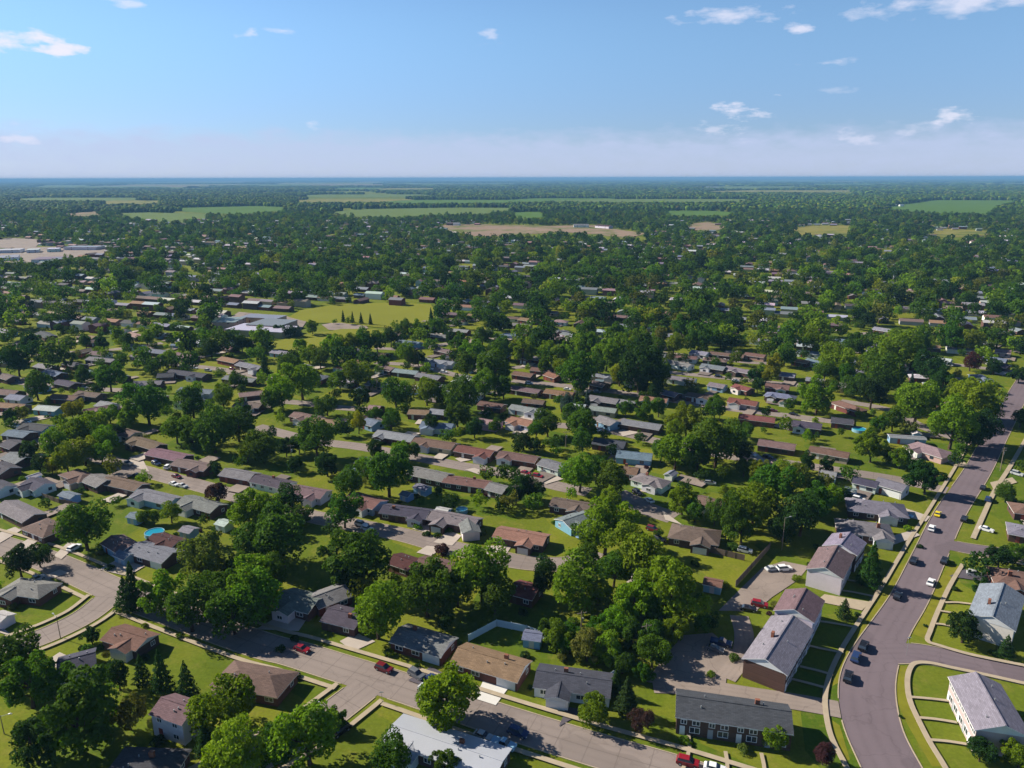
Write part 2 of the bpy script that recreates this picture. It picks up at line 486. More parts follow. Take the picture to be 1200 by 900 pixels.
def blob_arrays(seed, npuff, nleaf, size):
    """low rounded shrub sitting on the ground"""
    v, f = crown_arrays(seed, npuff, nleaf, size, 0.75, 0.6, 0.5, (0.3, 0.5), -0.1)
    v[:, 2] = np.maximum(v[:, 2] - 0.72, 0.02)
    return v, f

def trunk_mesh(name, seed, limbs=6):
    r = random.Random(seed)
    m = MB()
    lean = (r.uniform(-.05, .05), r.uniform(-.05, .05))
    m.tube((0, 0, -0.05), (0, 0, 0.06), 0.095, 0.068, 7, cap=False)
    m.tube((0, 0, 0.06), (lean[0], lean[1], 0.50), 0.068, 0.052, 7, cap=False)
    m.tube((lean[0], lean[1], 0.50), (lean[0] * 2, lean[1] * 2, 1.3), 0.052, 0.018, 6)
    for i in range(limbs):
        a = 2 * math.pi * (i + r.random() * .6) / limbs
        z0 = 0.35 + 0.4 * r.random()
        q = (lean[0] + math.cos(a) * 0.3, lean[1] + math.sin(a) * 0.3, z0 + 0.28)
        m.tube((lean[0], lean[1], z0), q, 0.032, 0.02, 5, cap=False)
        m.tube(q, (math.cos(a) * (0.55 + .2 * r.random()), math.sin(a) * 0.6, z0 + 0.55 + .25 * r.random()), 0.02, 0.006, 5)
    return m.mesh(name, M_BARK)

BROAD, TRUNK = [], []
for i in range(9):
    sty = [dict(), dict(flat=1.05, spread=0.62), dict(flat=0.78, spread=0.72), dict(jitter=0.7, puff=(0.15, 0.30)), dict(flat=1.15, spread=0.66, puff=(0.16, 0.30)), dict(flat=0.85),
           dict(puff=(0.14, 0.28), spread=0.76, jitter=0.75), dict(flat=1.0, puff=(0.2, 0.36)), dict(flat=0.9, spread=0.74, puff=(0.15, 0.34))][i]
    v, f = crown_arrays(100 + i, 54, 170, 0.047, **sty)
    BROAD.append(raw_mesh('crown', v, f, mat=M_LEAF))
    TRUNK.append(trunk_mesh('trunk', 50 + i))
CONIF = [raw_mesh('crown', *conifer_arrays(300 + i, 3400, 0.055, 3.0, (0.8, 0.95)[i % 2]), mat=M_LEAF) for i in range(3)]
def straight_trunk():
    m = MB(); m.tube((0, 0, -0.05), (0, 0, 0.6), 0.07, 0.055, 7, cap=False); m.tube((0, 0, 0.6), (0, 0, 2.8), 0.055, 0.01, 6); return m.mesh('trunk', M_BARK)
CTRUNK = straight_trunk()
SHRUB = [raw_mesh('foliage', *blob_arrays(400 + i, 14, 130, 0.085), mat=M_LEAF) for i in range(4)]
def stem_mesh():
    m = MB()
    for i in range(5):
        a = i * 1.26; m.tube((0, 0, -0.03), (math.cos(a) * .3, math.sin(a) * .3, .55), 0.04, 0.015, 5)
    return m.mesh('stem', M_BARK)
STEM = stem_mesh()

TONES = {  # real leaf colours
    'd': ((0.024, 0.058, 0.011), 'dark green'), 'm': ((0.056, 0.116, 0.01), 'mid green'), 'b': ((0.118, 0.19, 0.01), 'bright green'),
    'y': ((0.185, 0.215, 0.014), 'yellow-green'), 'o': ((0.11, 0.128, 0.026), 'olive green'), 'p': ((0.060, 0.024, 0.030), 'burgundy'), 's': ((0.050, 0.085, 0.075), 'blue-green')}

THINGS = []        # (object, look, plain noun, position) waiting for a label
LANDMARKS = []     # (nick, position)
def want_label(o, look, loc): THINGS.append((o, look, Vector(loc)))
def landmark(nick, loc): LANDMARKS.append((nick, Vector(loc)))

TREE_N = [0]
def jit(c, k, r): return tuple(max(0.004, x * (1 + r.uniform(-k, k))) for x in c)
def size_word(px): return 'large' if px > 27 else ('small' if px < 13 else 'medium')
def put_tree(px, py, rpx, tone='m', shape='r', zs=1.0, label=None, nick=None, loc=None, Rm=None):
    """crown centre and crown radius as seen in the photograph -> a tree of its real size on the ground"""
    i = TREE_N[0]; TREE_N[0] += 1
    r = random.Random(1000 + i)
    if loc is None:
        Rm = 4.0
        for _ in range(4):
            hz = {'r': 1.02, 'c': 1.4, 'k': 1.25}[shape] * Rm * zs if shape != 's' else 0.5 * Rm
            p = G(px, py, hz)
            Rm = rpx * depth_of(p) / FOC
        Rm *= 1.04
        loc = Vector((p.x, p.y, 0))
    col = jit(TONES[tone][0], 0.16, r)
    if shape == 's':
        o = link('shrub', None, None, loc, r.uniform(0, 6.28)); o.scale = (Rm, Rm, Rm * zs)
        link('foliage', SHRUB[i % 4], o, color=col); link('stem', STEM, o)
        tag(o, label, 'shrub', 'shrubs in the gardens')
        look = '%s %s shrub' % ('low rounded', TONES[tone][1])
    elif shape in 'ck':
        o = link('conifer_tree', None, None, loc, r.uniform(0, 6.28)); k = 1.0 if shape == 'c' else 0.75
        o.scale = (Rm * 1.15, Rm * 1.15, Rm * zs * 0.95)
        link('crown', CONIF[i % 3], o, color=col); link('trunk', CTRUNK, o)
        tag(o, label, 'tree', 'conifers among the houses')
        look = '%s conical %s tree' % (size_word(rpx * 1.6), TONES[tone][1])
    else:
        o = link('broadleaf_tree', None, None, loc, r.uniform(0, 6.28)); o.scale = (Rm, Rm, Rm * zs)
        k = r.randrange(9)
        link('crown', BROAD[k], o, color=col); link('trunk', TRUNK[k], o)
        tag(o, label, 'tree', 'broadleaf trees among the houses')
        look = '%s %s %s tree' % (size_word(rpx), 'tall' if zs > 1.15 else 'round', TONES[tone][1])
    if label is None: want_label(o, look, loc)
    if nick: landmark(nick, loc)
    return o

# ------------------------------------------------------------------ houses
ROOFS = {'br': ((0.138, 0.092, 0.084), 'brown'), 'pb': ((0.155, 0.108, 0.120), 'purple-brown'), 'gr': ((0.165, 0.165, 0.190), 'grey'), 'dk': ((0.065, 0.062, 0.085), 'dark grey'),
         'tn': ((0.22, 0.145, 0.100), 'tan'), 'rd': ((0.160, 0.066, 0.062), 'red'), 'wh': ((0.40, 0.41, 0.46), 'white'), 'lg': ((0.195, 0.21, 0.25), 'pale grey'),
         'bl': ((0.13, 0.165, 0.23), 'blue-grey'), 'pk': ((0.25, 0.175, 0.185), 'pinkish'), 'or': ((0.175, 0.105, 0.075), 'orange-brown'), 'rb': ((0.145, 0.088, 0.080), 'red-brown'), 'dm': ((0.07, 0.03, 0.035), 'dark maroon')}
WALLS = {'k': ((0.155, 0.062, 0.046), 'brick'), 'w': ((0.66, 0.68, 0.72), 'white'), 't': ((0.42, 0.33, 0.24), 'tan'), 'b': ((0.22, 0.38, 0.60), 'light blue'), 'g': ((0.33, 0.34, 0.37), 'grey'), 'd': ((0.10, 0.06, 0.055), 'dark brick'), 'p': ((0.48, 0.33, 0.34), 'pinkish')}

def window(parent, x, y, z, w, h, nx, ny, detail):
    """a framed window standing proud on the wall whose outward direction is (nx, ny)"""
    ux, uy = -ny, nx
    def rect(hw, z0, z1, d0, d1, mb):
        P = []
        for d in (d0, d1):
            for (s, zz) in ((-hw, z0), (hw, z0), (hw, z1), (-hw, z1)):
                P.append((x + ux * s + nx * d, y + uy * s + ny * d, zz))
        n = len(mb.v); mb.v += P
        for q in ((0, 1, 2, 3), (7, 6, 5, 4), (0, 4, 5, 1), (1, 5, 6, 2), (2, 6, 7, 3), (3, 7, 4, 0)):
            mb.f.append(tuple(n + i for i in q)); mb.m.append(0)
    if detail:
        fr = MB()
        f = 0.11
        for (s0, s1, a0, a1) in ((-w / 2, w / 2, z - h / 2, z - h / 2 + f), (-w / 2, w / 2, z + h / 2 - f, z + h / 2)):
            rect(w / 2, a0, a1, 0.0, 0.07, fr)
        for sx in (-1, 0, 1):
            c = sx * (w / 2 - f / 2)
            ox, oy = ux * c, uy * c
            P = []
            for d in (0.0, 0.06):
                for (s, zz) in ((-f / 2, z - h / 2 + f), (f / 2, z - h / 2 + f), (f / 2, z + h / 2 - f), (-f / 2, z + h / 2 - f)):
                    P.append((x + ox + ux * s + nx * d, y + oy + uy * s + ny * d, zz))
            n = len(fr.v); fr.v += P
            for q in ((0, 1, 2, 3), (7, 6, 5, 4), (0, 4, 5, 1), (1, 5, 6, 2), (2, 6, 7, 3), (3, 7, 4, 0)):
                fr.f.append(tuple(n + i for i in q)); fr.m.append(0)
        wo = fr.build('window', M_TRIM, parent)
        pn = MB(); rect(w / 2 - f, z - h / 2 + f, z + h / 2 - f, 0.004, 0.03, pn)
        pn.build('pane', M_GLASS, wo)
    else:
        pn = MB(); rect(w / 2, z - h / 2, z + h / 2, -0.02, 0.04, pn)
        pn.build('window', M_GLASS, parent)

def panel(parent, name, x, y, z0, z1, w, nx, ny, mat, color=None):
    mb = MB(); ux, uy = -ny, nx; P = []
    for d in (-0.02, 0.05):
        for (s, zz) in ((-w / 2, z0), (w / 2, z0), (w / 2, z1), (-w / 2, z1)):
            P.append((x + ux * s + nx * d, y + uy * s + ny * d, zz))
    mb.v += P
    for q in ((0, 1, 2, 3), (7, 6, 5, 4), (0, 4, 5, 1), (1, 5, 6, 2), (2, 6, 7, 3), (3, 7, 4, 0)):
        mb.f.append(q); mb.m.append(0)
    return mb.build(name, mat, parent, color=color)

def gable_roof(L, W, he, pitch, ov, th=0.16):
    """one roof over the rectangle L x W, eaves at he, returned as MB with its ridge along x (material 0 shingles, 1 white edge)"""
    m = MB(); hw = W / 2 + ov; zr = he + pitch * W / 2; ze = he - pitch * ov; x = L / 2 + ov * 0.7
    prof = [(-hw, ze), (0, zr), (hw, ze), (hw, ze + th), (0, zr + th), (-hw, ze + th)]
    n = len(m.v)
    for xx in (-x, x):
        m.v += [(xx, y, z) for y, z in prof]
    k = 6
    def q(a, b, c, d, mat): m.f.append((n + a, n + b, n + c, n + d)); m.m.append(mat)
    q(4, 3, k + 3, k + 4, 0); q(5, 4, k + 4, k + 5, 0)              # upper planes
    q(0, k + 0, k + 1, 1, 1); q(1, k + 1, k + 2, 2, 1)              # soffits
    q(0, 5, k + 5, k + 0, 1); q(2, k + 2, k + 3, 3, 1)              # gutters
    for o in (0, k):
        m.f.append((n + o + 0, n + o + 1, n + o + 4, n + o + 5)); m.m.append(1)
        m.f.append((n + o + 1, n + o + 2, n + o + 3, n + o + 4)); m.m.append(1)
    # ridge cap
    m.box(-x, x, -0.16, 0.16, zr + th - 0.05, zr + th + 0.05, 0)
    return m
def hip_roof(L, W, he, pitch, ov, th=0.14):
    m = MB(); hw = W / 2 + ov; hl = L / 2 + ov; zr = he + pitch * W / 2; ze = he - pitch * ov
    rl = max(0.3, hl - hw)
    c = [(-hl, -hw), (hl, -hw), (hl, hw), (-hl, hw)]
    m.v += [(x, y, ze) for x, y in c] + [(x, y, ze + th) for x, y in c] + [(-rl, 0, zr + th), (rl, 0, zr + th)]
    for f, mt in (((0, 3, 2, 1), 1), ((0, 1, 5, 4), 1), ((1, 2, 6, 5), 1), ((2, 3, 7, 6), 1), ((3, 0, 4, 7), 1), ((4, 5, 9, 8), 0), ((6, 7, 8, 9), 0), ((5, 6, 9), 0), ((7, 4, 8), 0)):
        m.f.append(f); m.m.append(mt)
    return m
def gable_walls(L, W, he, pitch):
    m = MB(); hw = W / 2; zr = he + pitch * hw - 0.02
    m.v += [(-L / 2, -hw, -0.1), (-L / 2, hw, -0.1), (-L / 2, hw, he), (-L / 2, 0, zr), (-L / 2, -hw, he),
            (L / 2, -hw, -0.1), (L / 2, hw, -0.1), (L / 2, hw, he), (L / 2, 0, zr), (L / 2, -hw, he)]
    for f in ((0, 4, 3, 2, 1), (5, 6, 7, 8, 9), (0, 5, 9, 4), (1, 2, 7, 6)):
        m.f.append(f); m.m.append(0)
    return m
def gable_end(L, W, he, pitch, sx):
    m = MB(); hw = W / 2; zr = he + pitch * hw - 0.03; x0 = sx * (L / 2 + 0.005); x1 = sx * (L / 2 + 0.06)
    m.v += [(x0, -hw, he), (x0, hw, he), (x0, 0, zr), (x1, -hw, he), (x1, hw, he), (x1, 0, zr)]
    for f in ((0, 1, 2), (3, 5, 4), (0, 3, 4, 1), (1, 4, 5, 2), (2, 5, 3, 0)):
        m.f.append(f); m.m.append(0)
    return m

HOUSE_POS = []
HOUSE_RECT = []
def put_house(spec, far=False):
    """spec: ridge ends in the photograph, roof, walls, and options; the ridge ends stand at the ridge's own height"""
    x1, y1, x2, y2, rf, wl = spec[:6]
    o_ = spec[6] if len(spec) > 6 else {}
    typ = o_.get('t', 'g'); W = o_.get('W', 8.4) * (0.78 if typ != 'f' else 1.0); he = o_.get('he', 2.5); pitch = o_.get('pitch', 0.34)
    zr = he + pitch * W / 2
    if typ == 'f': zr = he
    if typ == 'h': zr = he + 0.5 * pitch * W / 2
    a, b = G(x1, y1, zr), G(x2, y2, zr)
    if 'L' in o_:
        mid = (a + b) / 2; d = (b - a).normalized() * o_['L'] / 2; a, b = mid - d, mid + d
    L = max(4.0, (b - a).length)
    if not far and 'L' not in o_ : L = min(L, 44.0)
    c = (a + b) / 2; c.z = 0
    rz = math.atan2(b.y - a.y, b.x - a.x)
    return house_at(c, rz, L, W, he, pitch, typ, rf, wl, o_)

def house_at(c, rz, L, W, he, pitch, typ, rf, wl, o_):
    r = random.Random(int(c.x * 7 + c.y * 13))
    two = he > 4
    dist = math.hypot(c.x, c.y)
    near = dist < 255
    name = o_.get('name', 'terraced_house' if o_.get('units') else ('two_storey_house' if two else 'ranch_house'))
    root = link(name, None, None, (c.x, c.y, 0), rz)
    roofc = jit(ROOFS[rf][0], 0.10, r); wallc = jit(WALLS[wl][0], 0.12, r)
    HOUSE_POS.append(Vector((c.x, c.y))); HOUSE_RECT.append((c.x, c.y, rz, L / 2, W / 2))
    wm = M_BRICK if wl in 'kd' else M_SIDING
    if typ == 'g':
        gable_walls(L, W, he, pitch).build('wall', wm, root, color=wallc)
        ro = gable_roof(L, W, he, pitch, 0.42).build('roof', [M_ROOFM if o_.get('metal') else M_ROOF, M_TRIM], root, color=roofc)
        gw = o_.get('gable')
        if gw:
            for sx in (-1, 1):
                gable_end(L, W, he, pitch, sx).build('gable', M_SIDING, root, color=jit(WALLS[gw][0], .05, r))
    elif typ == 'h':
        m = MB(); m.box(-L / 2, L / 2, -W / 2, W / 2, -0.1, he); m.build('wall', wm, root, color=wallc)
        ro = hip_roof(L, W, he, pitch, 0.42).build('roof', [M_ROOF, M_TRIM], root, color=roofc)
    else:
        m = MB(); m.box(-L / 2, L / 2, -W / 2, W / 2, -0.1, he); m.build('wall', wm, root, color=wallc)
        m = MB(); m.box(-L / 2 - .3, L / 2 + .3, -W / 2 - .3, W / 2 + .3, he + .003, he + 0.35); ro = m.build('roof', M_ROOFM, root, color=roofc)
    # which long side looks at the camera, which end does
    cs, sn = math.cos(rz), math.sin(rz)
    ly = -1 if (-(-sn) * c.x - cs * c.y) * -1 < 0 else 1      # dot of local +y with direction to camera
    tocam = Vector((-c.x, -c.y))
    ly = 1 if tocam.dot(Vector((-sn, cs))) > 0 else -1
    lx = 1 if tocam.dot(Vector((cs, sn))) > 0 else -1
    zw = 1.45
    units = o_.get('units')
    wd, hd = 1.5, 1.15
    sides = o_.get('sides', (ly,))
    if units:
        for sgn in (1, -1):
            for u in range(units):
                ux = -L / 2 + (u + 0.5) * L / units
                if near or u < 2:
                    panel(root, 'door', ux - L / units * 0.28, sgn * W / 2, 0, 2.05, 1.0, 0, sgn, M_DOOR, ((0.7, 0.7, 0.72), (0.30, 0.32, 0.36))[u % 2])
                    window(root, ux + L / units * 0.16, sgn * W / 2, 1.4, 2.0, 1.4, 0, sgn, near)
                    if two:
                        window(root, ux - L / units * 0.24, sgn * W / 2, min(4.0, he - 1.05), 1.2, 1.1, 0, sgn, near)
                        window(root, ux + L / units * 0.2, sgn * W / 2, min(4.0, he - 1.05), 1.5, 1.1, 0, sgn, near)
    elif o_.get('small'):
        panel(root, 'door', 0, ly * W / 2, 0, 1.9, min(1.2, L * .5), 0, ly, M_DOOR, (0.5, 0.5, 0.52))
    else:
        n = max(2, int(L / 3.6)) if near else 2
        dpos = r.randrange(1, n) if n > 2 else 0
        for sgn in ((1, -1) if near else (ly,)):
            gar = o_.get('garage') and sgn == o_.get('gside', ly)
            gx = o_.get('gx', 0.5) * L - math.copysign(2.6, o_.get('gx', 0.5))
            if gar:
                panel(root, 'garage_door', gx, sgn * W / 2, 0.02, 2.2, 4.4, 0, sgn, M_DOOR, (0.68, 0.70, 0.74))
            for i in range(n):
                x = -L / 2 + (i + 0.5) * L / n
                if gar and abs(x - gx) < 3.6: continue
                if i == dpos:
                    panel(root, 'door', x, sgn * W / 2, 0.05, 2.1, 1.0, 0, sgn, M_DOOR, r.choice(((0.6, 0.6, 0.6), (0.25, 0.05, 0.04), (0.12, 0.07, 0.05))))
                else:
                    window(root, x, sgn * W / 2, zw, wd + r.choice((0, .5)), hd, 0, sgn, near)
                if two: window(root, x, sgn * W / 2, 4.1, 1.3, 1.2, 0, sgn, near)
        window(root, lx * L / 2, W * 0.22, zw, 1.2, hd, lx, 0, near)
        if two: window(root, lx * L / 2, -W * 0.2, 4.1, 1.2, 1.1, lx, 0, near)
    # some houses push a gabled wing towards the camera side
    if not units and not o_.get('small') and typ in 'gh' and not two and dist < 430 and L > 9.5 and not o_.get('garage') and r.random() < (.5 if near else .42):
        ww, out_ = r.uniform(4.2, 5.6), r.uniform(1.6, 3.2); wx = r.choice((-1, 1)) * (L / 2 - ww / 2 - r.uniform(.4, L * .2)); hw_ = he - .07
        def rot(mb, LL, y0):
            mb.v = [(wx - y * ly, y0 + ly * x, z) for x, y, z in mb.v]
            return mb
        LL = W / 2 + out_; y0 = ly * LL / 2
        g_ = r.random() < .6
        rot(gable_walls(LL, ww, hw_, pitch * .95), LL, y0).build('wing', M_SIDING if g_ else wm, root, color=jit(WALLS['w' if g_ else wl][0], .1, r))
        rot(gable_roof(LL, ww, hw_, pitch * .95, .35), LL, y0).build('wing_roof', [M_ROOF, M_TRIM], root, color=roofc)
        if r.random() < .5: panel(root, 'garage_door', wx, ly * (LL - .0), 0.02, 2.05, ww - 1.2, 0, ly, M_DOOR, (0.62, 0.63, 0.66))
        else: window(root, wx, ly * LL, 1.35, 1.6, 1.1, 0, ly, near)
    # chimney and vents
    if near and not o_.get('small') and typ != 'f':
        zr = he + pitch * W / 2
        if r.random() < .5 or o_.get('chim'):
            cx = (r.random() - .5) * L * .5
            m = MB(); yb = 0.16 * W * r.choice((-1, 1)); m.box(cx - .45, cx + .45, yb - .3, yb + .3, zr - 1.0, zr + .8); m.build('chimney', M_CHIM, ro)
        for k in range(3):
            cx = (r.random() - .5) * L * .7; yb = r.choice((-1, 1)) * W * (0.08 + .2 * r.random())
            z = zr - abs(yb) * pitch + .1
            m = MB(); m.tube((cx, yb, z - .1), (cx, yb, z + .5), .13, .13, 6); m.build('roof_vent', M_METAL, ro)
    shape = {'g': 'gabled', 'h': 'hip-roofed', 'f': 'flat-roofed'}[typ]
    kind = o_.get('kind', 'terrace' if units else ('two-storey house' if two else 'house'))
    if o_.get('label'): tag(root, o_['label'], o_.get('cat', 'house'), o_.get('group', 'houses of the suburb'))
    else:
        tag(root, None, o_.get('cat', 'house'), o_.get('group', 'houses of the suburb'))
        want_label(root, '%s %s, %s roof%s,' % (shape, kind, ROOFS[rf][1], (', %s walls' % WALLS[wl][1]) if wl in 'wbt' else ''), c)
    if o_.get('nick'): landmark(o_['nick'], c)
    return root

# ------------------------------------------------------------------ ribbons on the ground
Z_NEXT = [0.02]
def nz(step=0.004):
    Z_NEXT[0] += step; return Z_NEXT[0]
def smooth(pts, n=6):
    P = [Vector(p) for p in pts]
    out = []
    for i in range(len(P) - 1):
        p0, p1, p2, p3 = P[max(i - 1, 0)], P[i], P[i + 1], P[min(i + 2, len(P) - 1)]
        for k in range(n):
            t = k / n
            out.append(0.5 * ((2 * p1) + (p2 - p0) * t + (2 * p0 - 5 * p1 + 4 * p2 - p3) * t * t + (3 * p1 - p0 - 3 * p2 + p3) * t ** 3))
    out.append(P[-1])
    return out
def offset(pts, d):
    out = []
    for i, p in enumerate(pts):
        t = (pts[min(i + 1, len(pts) - 1)] - pts[max(i - 1, 0)]); t.z = 0; t.normalize()
        out.append(p + Vector((-t.y, t.x, 0)) * (d(p) if callable(d) else d))
    return out
ROADS = []          # (world polyline, half width)
def ribbon(name, pix, width, mat, kind='structure', z=None, sm=6, thick=0.0, reg=True, pts=None):
    P = pts if pts is not None else smooth([G(*q) for q in pix], sm)
    z = nz() if z is None else z
    m = MB()
    if callable(width): a, b = offset(P, lambda p: width(p) / 2), offset(P, lambda p: -width(p) / 2); wmax = 9.0
    else: a, b = offset(P, width / 2), offset(P, -width / 2); wmax = width
    for i in range(len(P) - 1):
        m.quad((b[i].x, b[i].y, z), (b[i + 1].x, b[i + 1].y, z), (a[i + 1].x, a[i + 1].y, z), (a[i].x, a[i].y, z))
        if thick:
            for q in (a, b):
                m.quad((q[i].x, q[i].y, z), (q[i + 1].x, q[i + 1].y, z), (q[i + 1].x, q[i + 1].y, z - thick), (q[i].x, q[i].y, z - thick))
    o = m.build(name, mat); tag(o, kind=kind)
    ul = o.data.uv_layers.new(name='lane'); run = 0.0; li = 0
    for i in range(len(P) - 1):
        d = (P[i + 1] - P[i]).length
        for u_, v_ in ((0, run), (0, run + d), (1, run + d), (1, run)): ul.data[li].uv = (u_, v_); li += 1
        li += 8 if thick else 0
        run += d
    if reg: ROADS.append(([p.copy() for p in P], wmax / 2))
    return P
def sheet(name, pix, mat, z=None):
    z = nz() if z is None else z
    m = MB(); m.poly([(p.x, p.y, z) for p in (G(*q) for q in pix)])
    if m.v:
        a = [Vector(v) for v in m.v]
        area = sum(a[i].x * a[(i + 1) % len(a)].y - a[(i + 1) % len(a)].x * a[i].y for i in range(len(a)))
        if area < 0: m.f[0] = tuple(reversed(m.f[0]))
    o = m.build(name, mat); tag(o, kind='structure'); return o
def near_road(p, extra, skip=None):
    for k, (P, hw) in enumerate(ROADS):
        if skip is P: continue
        for i in range(len(P) - 1):
            a, b = P[i], P[i + 1]
            ab = b - a; t = max(0, min(1, (p - a).dot(ab) / max(ab.length_squared, 1e-9)))
            if (a + ab * t - p).length < hw + extra: return True
    return False

# ------------------------------------------------------------------ vehicles: one of each kind, then copies
def car_proto(name, prof, glass, W, wheels, wr):
    root = link(name, None)
    m = MB()
    # body: a lower shell with a slight tumblehome, cabin narrower than the body
    m.solid(prof, -W / 2, W / 2)
    body = m.build('body', M_PAINT, root)
    g = MB()
    (zb, zt, xb0, xt0, xt1, xb1) = glass
    yb, yt = W / 2 * 0.94, W / 2 * 0.76
    pts = [(xb0, -yb, zb), (xb1, -yb, zb), (xb1, yb, zb), (xb0, yb, zb), (xt0, -yt, zt), (xt1, -yt, zt), (xt1, yt, zt), (xt0, yt, zt)]
    g.v += pts
    for q in ((0, 1, 5, 4), (1, 2, 6, 5), (2, 3, 7, 6), (3, 0, 4, 7), (4, 5, 6, 7)):
        g.f.append(q); g.m.append(0)
    cab = g.build('window', M_GLASS, root)
    rf = MB(); rf.v += [(xt0 - .02, -yt - .02, zt), (xt1 + .02, -yt - .02, zt), (xt1 + .02, yt + .02, zt), (xt0 - .02, yt + .02, zt), (xt0 + .08, -yt + .05, zt + .06), (xt1 - .08, -yt + .05, zt + .06), (xt1 - .08, yt - .05, zt + .06), (xt0 + .08, yt - .05, zt + .06)]
    for q in ((0, 3, 2, 1), (4, 5, 6, 7), (0, 1, 5, 4), (1, 2, 6, 5), (2, 3, 7, 6), (3, 0, 4, 7)): rf.f.append(q); rf.m.append(0)
    rf.build('roof', M_PAINT, root)
    for x in wheels:
        for s in (-1, 1):
            w = MB(); w.tube((x, s * (W / 2 - .16), wr), (x, s * (W / 2 + .02), wr), wr, wr, 14)
            wo = w.build('wheel', M_TYRE, root)
            h = MB(); h.tube((x, s * (W / 2 + .021), wr), (x, s * (W / 2 + .035), wr), wr * .6, wr * .55, 10); h.build('rim', M_METAL, wo)
    xf = max(x for x, z in prof); 
    for s in (-1, 1):
        h = MB(); h.box(xf - .06, xf + .015, s * W * .36 - .2, s * W * .36 + .2, .62, .78); h.build('headlight', M_LAMPGLASS, root)
    return root
P_CAR = [(-2.2, .35), (-1.75, .2), (1.8, .2), (2.25, .35), (2.25, .66), (2.05, .82), (1.0, .95), (-1.5, 1.0), (-2.1, .95), (-2.25, .7)]
P_SUV = [(-2.25, .4), (-1.9, .28), (1.95, .28), (2.35, .42), (2.35, .85), (2.2, 1.0), (1.2, 1.1), (-2.1, 1.12), (-2.3, 1.0), (-2.35, .7)]
P_PICK = [(-2.7, .45), (-2.3, .32), (2.3, .32), (2.75, .45), (2.75, .95), (2.6, 1.08), (1.2, 1.15), (-.7, 1.15), (-.72, 1.12), (-2.7, 1.12)]
PROTO = {
    'car': car_proto('parked_car', P_CAR, (0.95, 1.42, -1.75, -1.15, 0.25, 1.0), 1.8, (-1.4, 1.4), .33),
    'suv': car_proto('parked_suv', P_SUV, (1.08, 1.72, -2.15, -1.9, 0.35, 1.15), 1.9, (-1.45, 1.5), .38),
    'pickup': car_proto('pickup_truck', P_PICK, (1.12, 1.82, -.75, -.5, 0.55, 1.25), 1.95, (-1.7, 1.75), .42)}
PROTO_USED = {}
CARCOL = {'white': (0.75, 0.76, 0.8), 'black': (0.012, 0.012, 0.016), 'red': (0.24, 0.01, 0.018), 'silver': (0.45, 0.47, 0.5), 'grey': (0.12, 0.13, 0.15), 'dark blue': (0.02, 0.04, 0.12), 'yellow': (0.70, 0.55, 0.02),
          'light blue': (0.25, 0.45, 0.62), 'maroon': (0.13, 0.012, 0.02), 'tan': (0.4, 0.33, 0.25)}
def copy_tree(o, parent=None):
    c = o.copy(); COL.objects.link(c); c.parent = parent
    for ch in list(o.children): copy_tree(ch, c)
    return c
def put_car(px, py, hx, hy, kind, color, label=None, parts=True):
    p = G(px, py, 0.6); q = G(px + hx, py + hy, 0.6)
    src = PROTO[kind]
    if kind in PROTO_USED: root = copy_tree(src)
    else: root = src; PROTO_USED[kind] = 1
    root.location = (p.x, p.y, 0.07); root.scale = (.9, .9, .9); root.rotation_euler = (0, 0, math.atan2(q.y - p.y, q.x - p.x))
    for ch in root.children:
        if ch.name.startswith(('body', 'roof')): ch.color = (*CARCOL[color], 1)
    nm = {'car': 'car', 'suv': 'estate car', 'pickup': 'pickup truck'}[kind]
    tag(root, label, 'pickup truck' if kind == 'pickup' else 'car', 'vehicles parked around the suburb')
    root['label'] = label or ''
    if not label:
        del root['label']; want_label(root, '%s parked %s' % (color, nm), p)
    return root

# ================================================================== THE SETTING
def build_ground():
    # one sheet to the horizon, rings of growing size round the town
    m = MB(); e = 70000.0
    m.quad((-e, -3000, 0), (e, -3000, 0), (e, e, 0), (-e, e, 0))
    tag(m.build('ground', M_GRASS), kind='structure')
build_ground()

# --- streets (pixel centre lines, width in metres)
def main_width(p):        # the road is wider at the bend, where cars park
    k = max(0.0, min(1.0, (p.y - 128) / 32)); k = k * k * (3 - 2 * k)
    return 11.0 + (8.3 - 11.0) * k
MAIN = ribbon('main_road', [(1100, 990), (1062, 930), (1045, 900), (1022, 850), (1016, 805), (1025, 770), (1044, 735), (1066, 700), (1089, 652), (1113, 602), (1146, 551), (1170, 505), (1203, 445), (1240, 390), (1290, 330)], main_width, M_ASPHALT)
SIDE = ribbon('side_road', [(1030, 766), (1075, 766), (1120, 774), (1200, 791), (1290, 812)], 7.6, M_ASPHALT)
SIDE2 = ribbon('side_road', [(1100, 636), (1135, 643), (1170, 648), (1215, 655), (1290, 668)], 7.0, M_ASPHALT)
FRONT = ribbon('street', [(-120, 608), (-40, 628), (20, 645), (60, 659), (95, 674), (135, 692), (200, 718), (300, 754), (345, 766), (390, 780), (467, 804), (533, 826), (600, 848), (700, 879), (790, 905), (900, 940)], 8.6, M_CONCRETE_ROAD)
LEFT_T = ribbon('side_street', [(128, 700), (100, 722), (60, 742), (15, 759), (-60, 790)], 7.6, M_CONCRETE_ROAD)
FRONT_T = ribbon('side_street', [(432, 803), (400, 828), (370, 850), (332, 872), (285, 898), (200, 945)], 7.6, M_CONCRETE_ROAD)
SECOND = ribbon('second_street', [(60, 515), (128, 540), (190, 558), (240, 571), (300, 588), (364, 605), (464, 625), (520, 640), (570, 651), (620, 660), (670, 660), (695, 645)], 7.6, M_CONCRETE_ROAD)
THIRD = ribbon('third_street', [(300, 500), (365, 516), (425, 524), (489, 536), (540, 546), (600, 556), (655, 570), (690, 577)], 7.4, M_CONCRETE_ROAD)
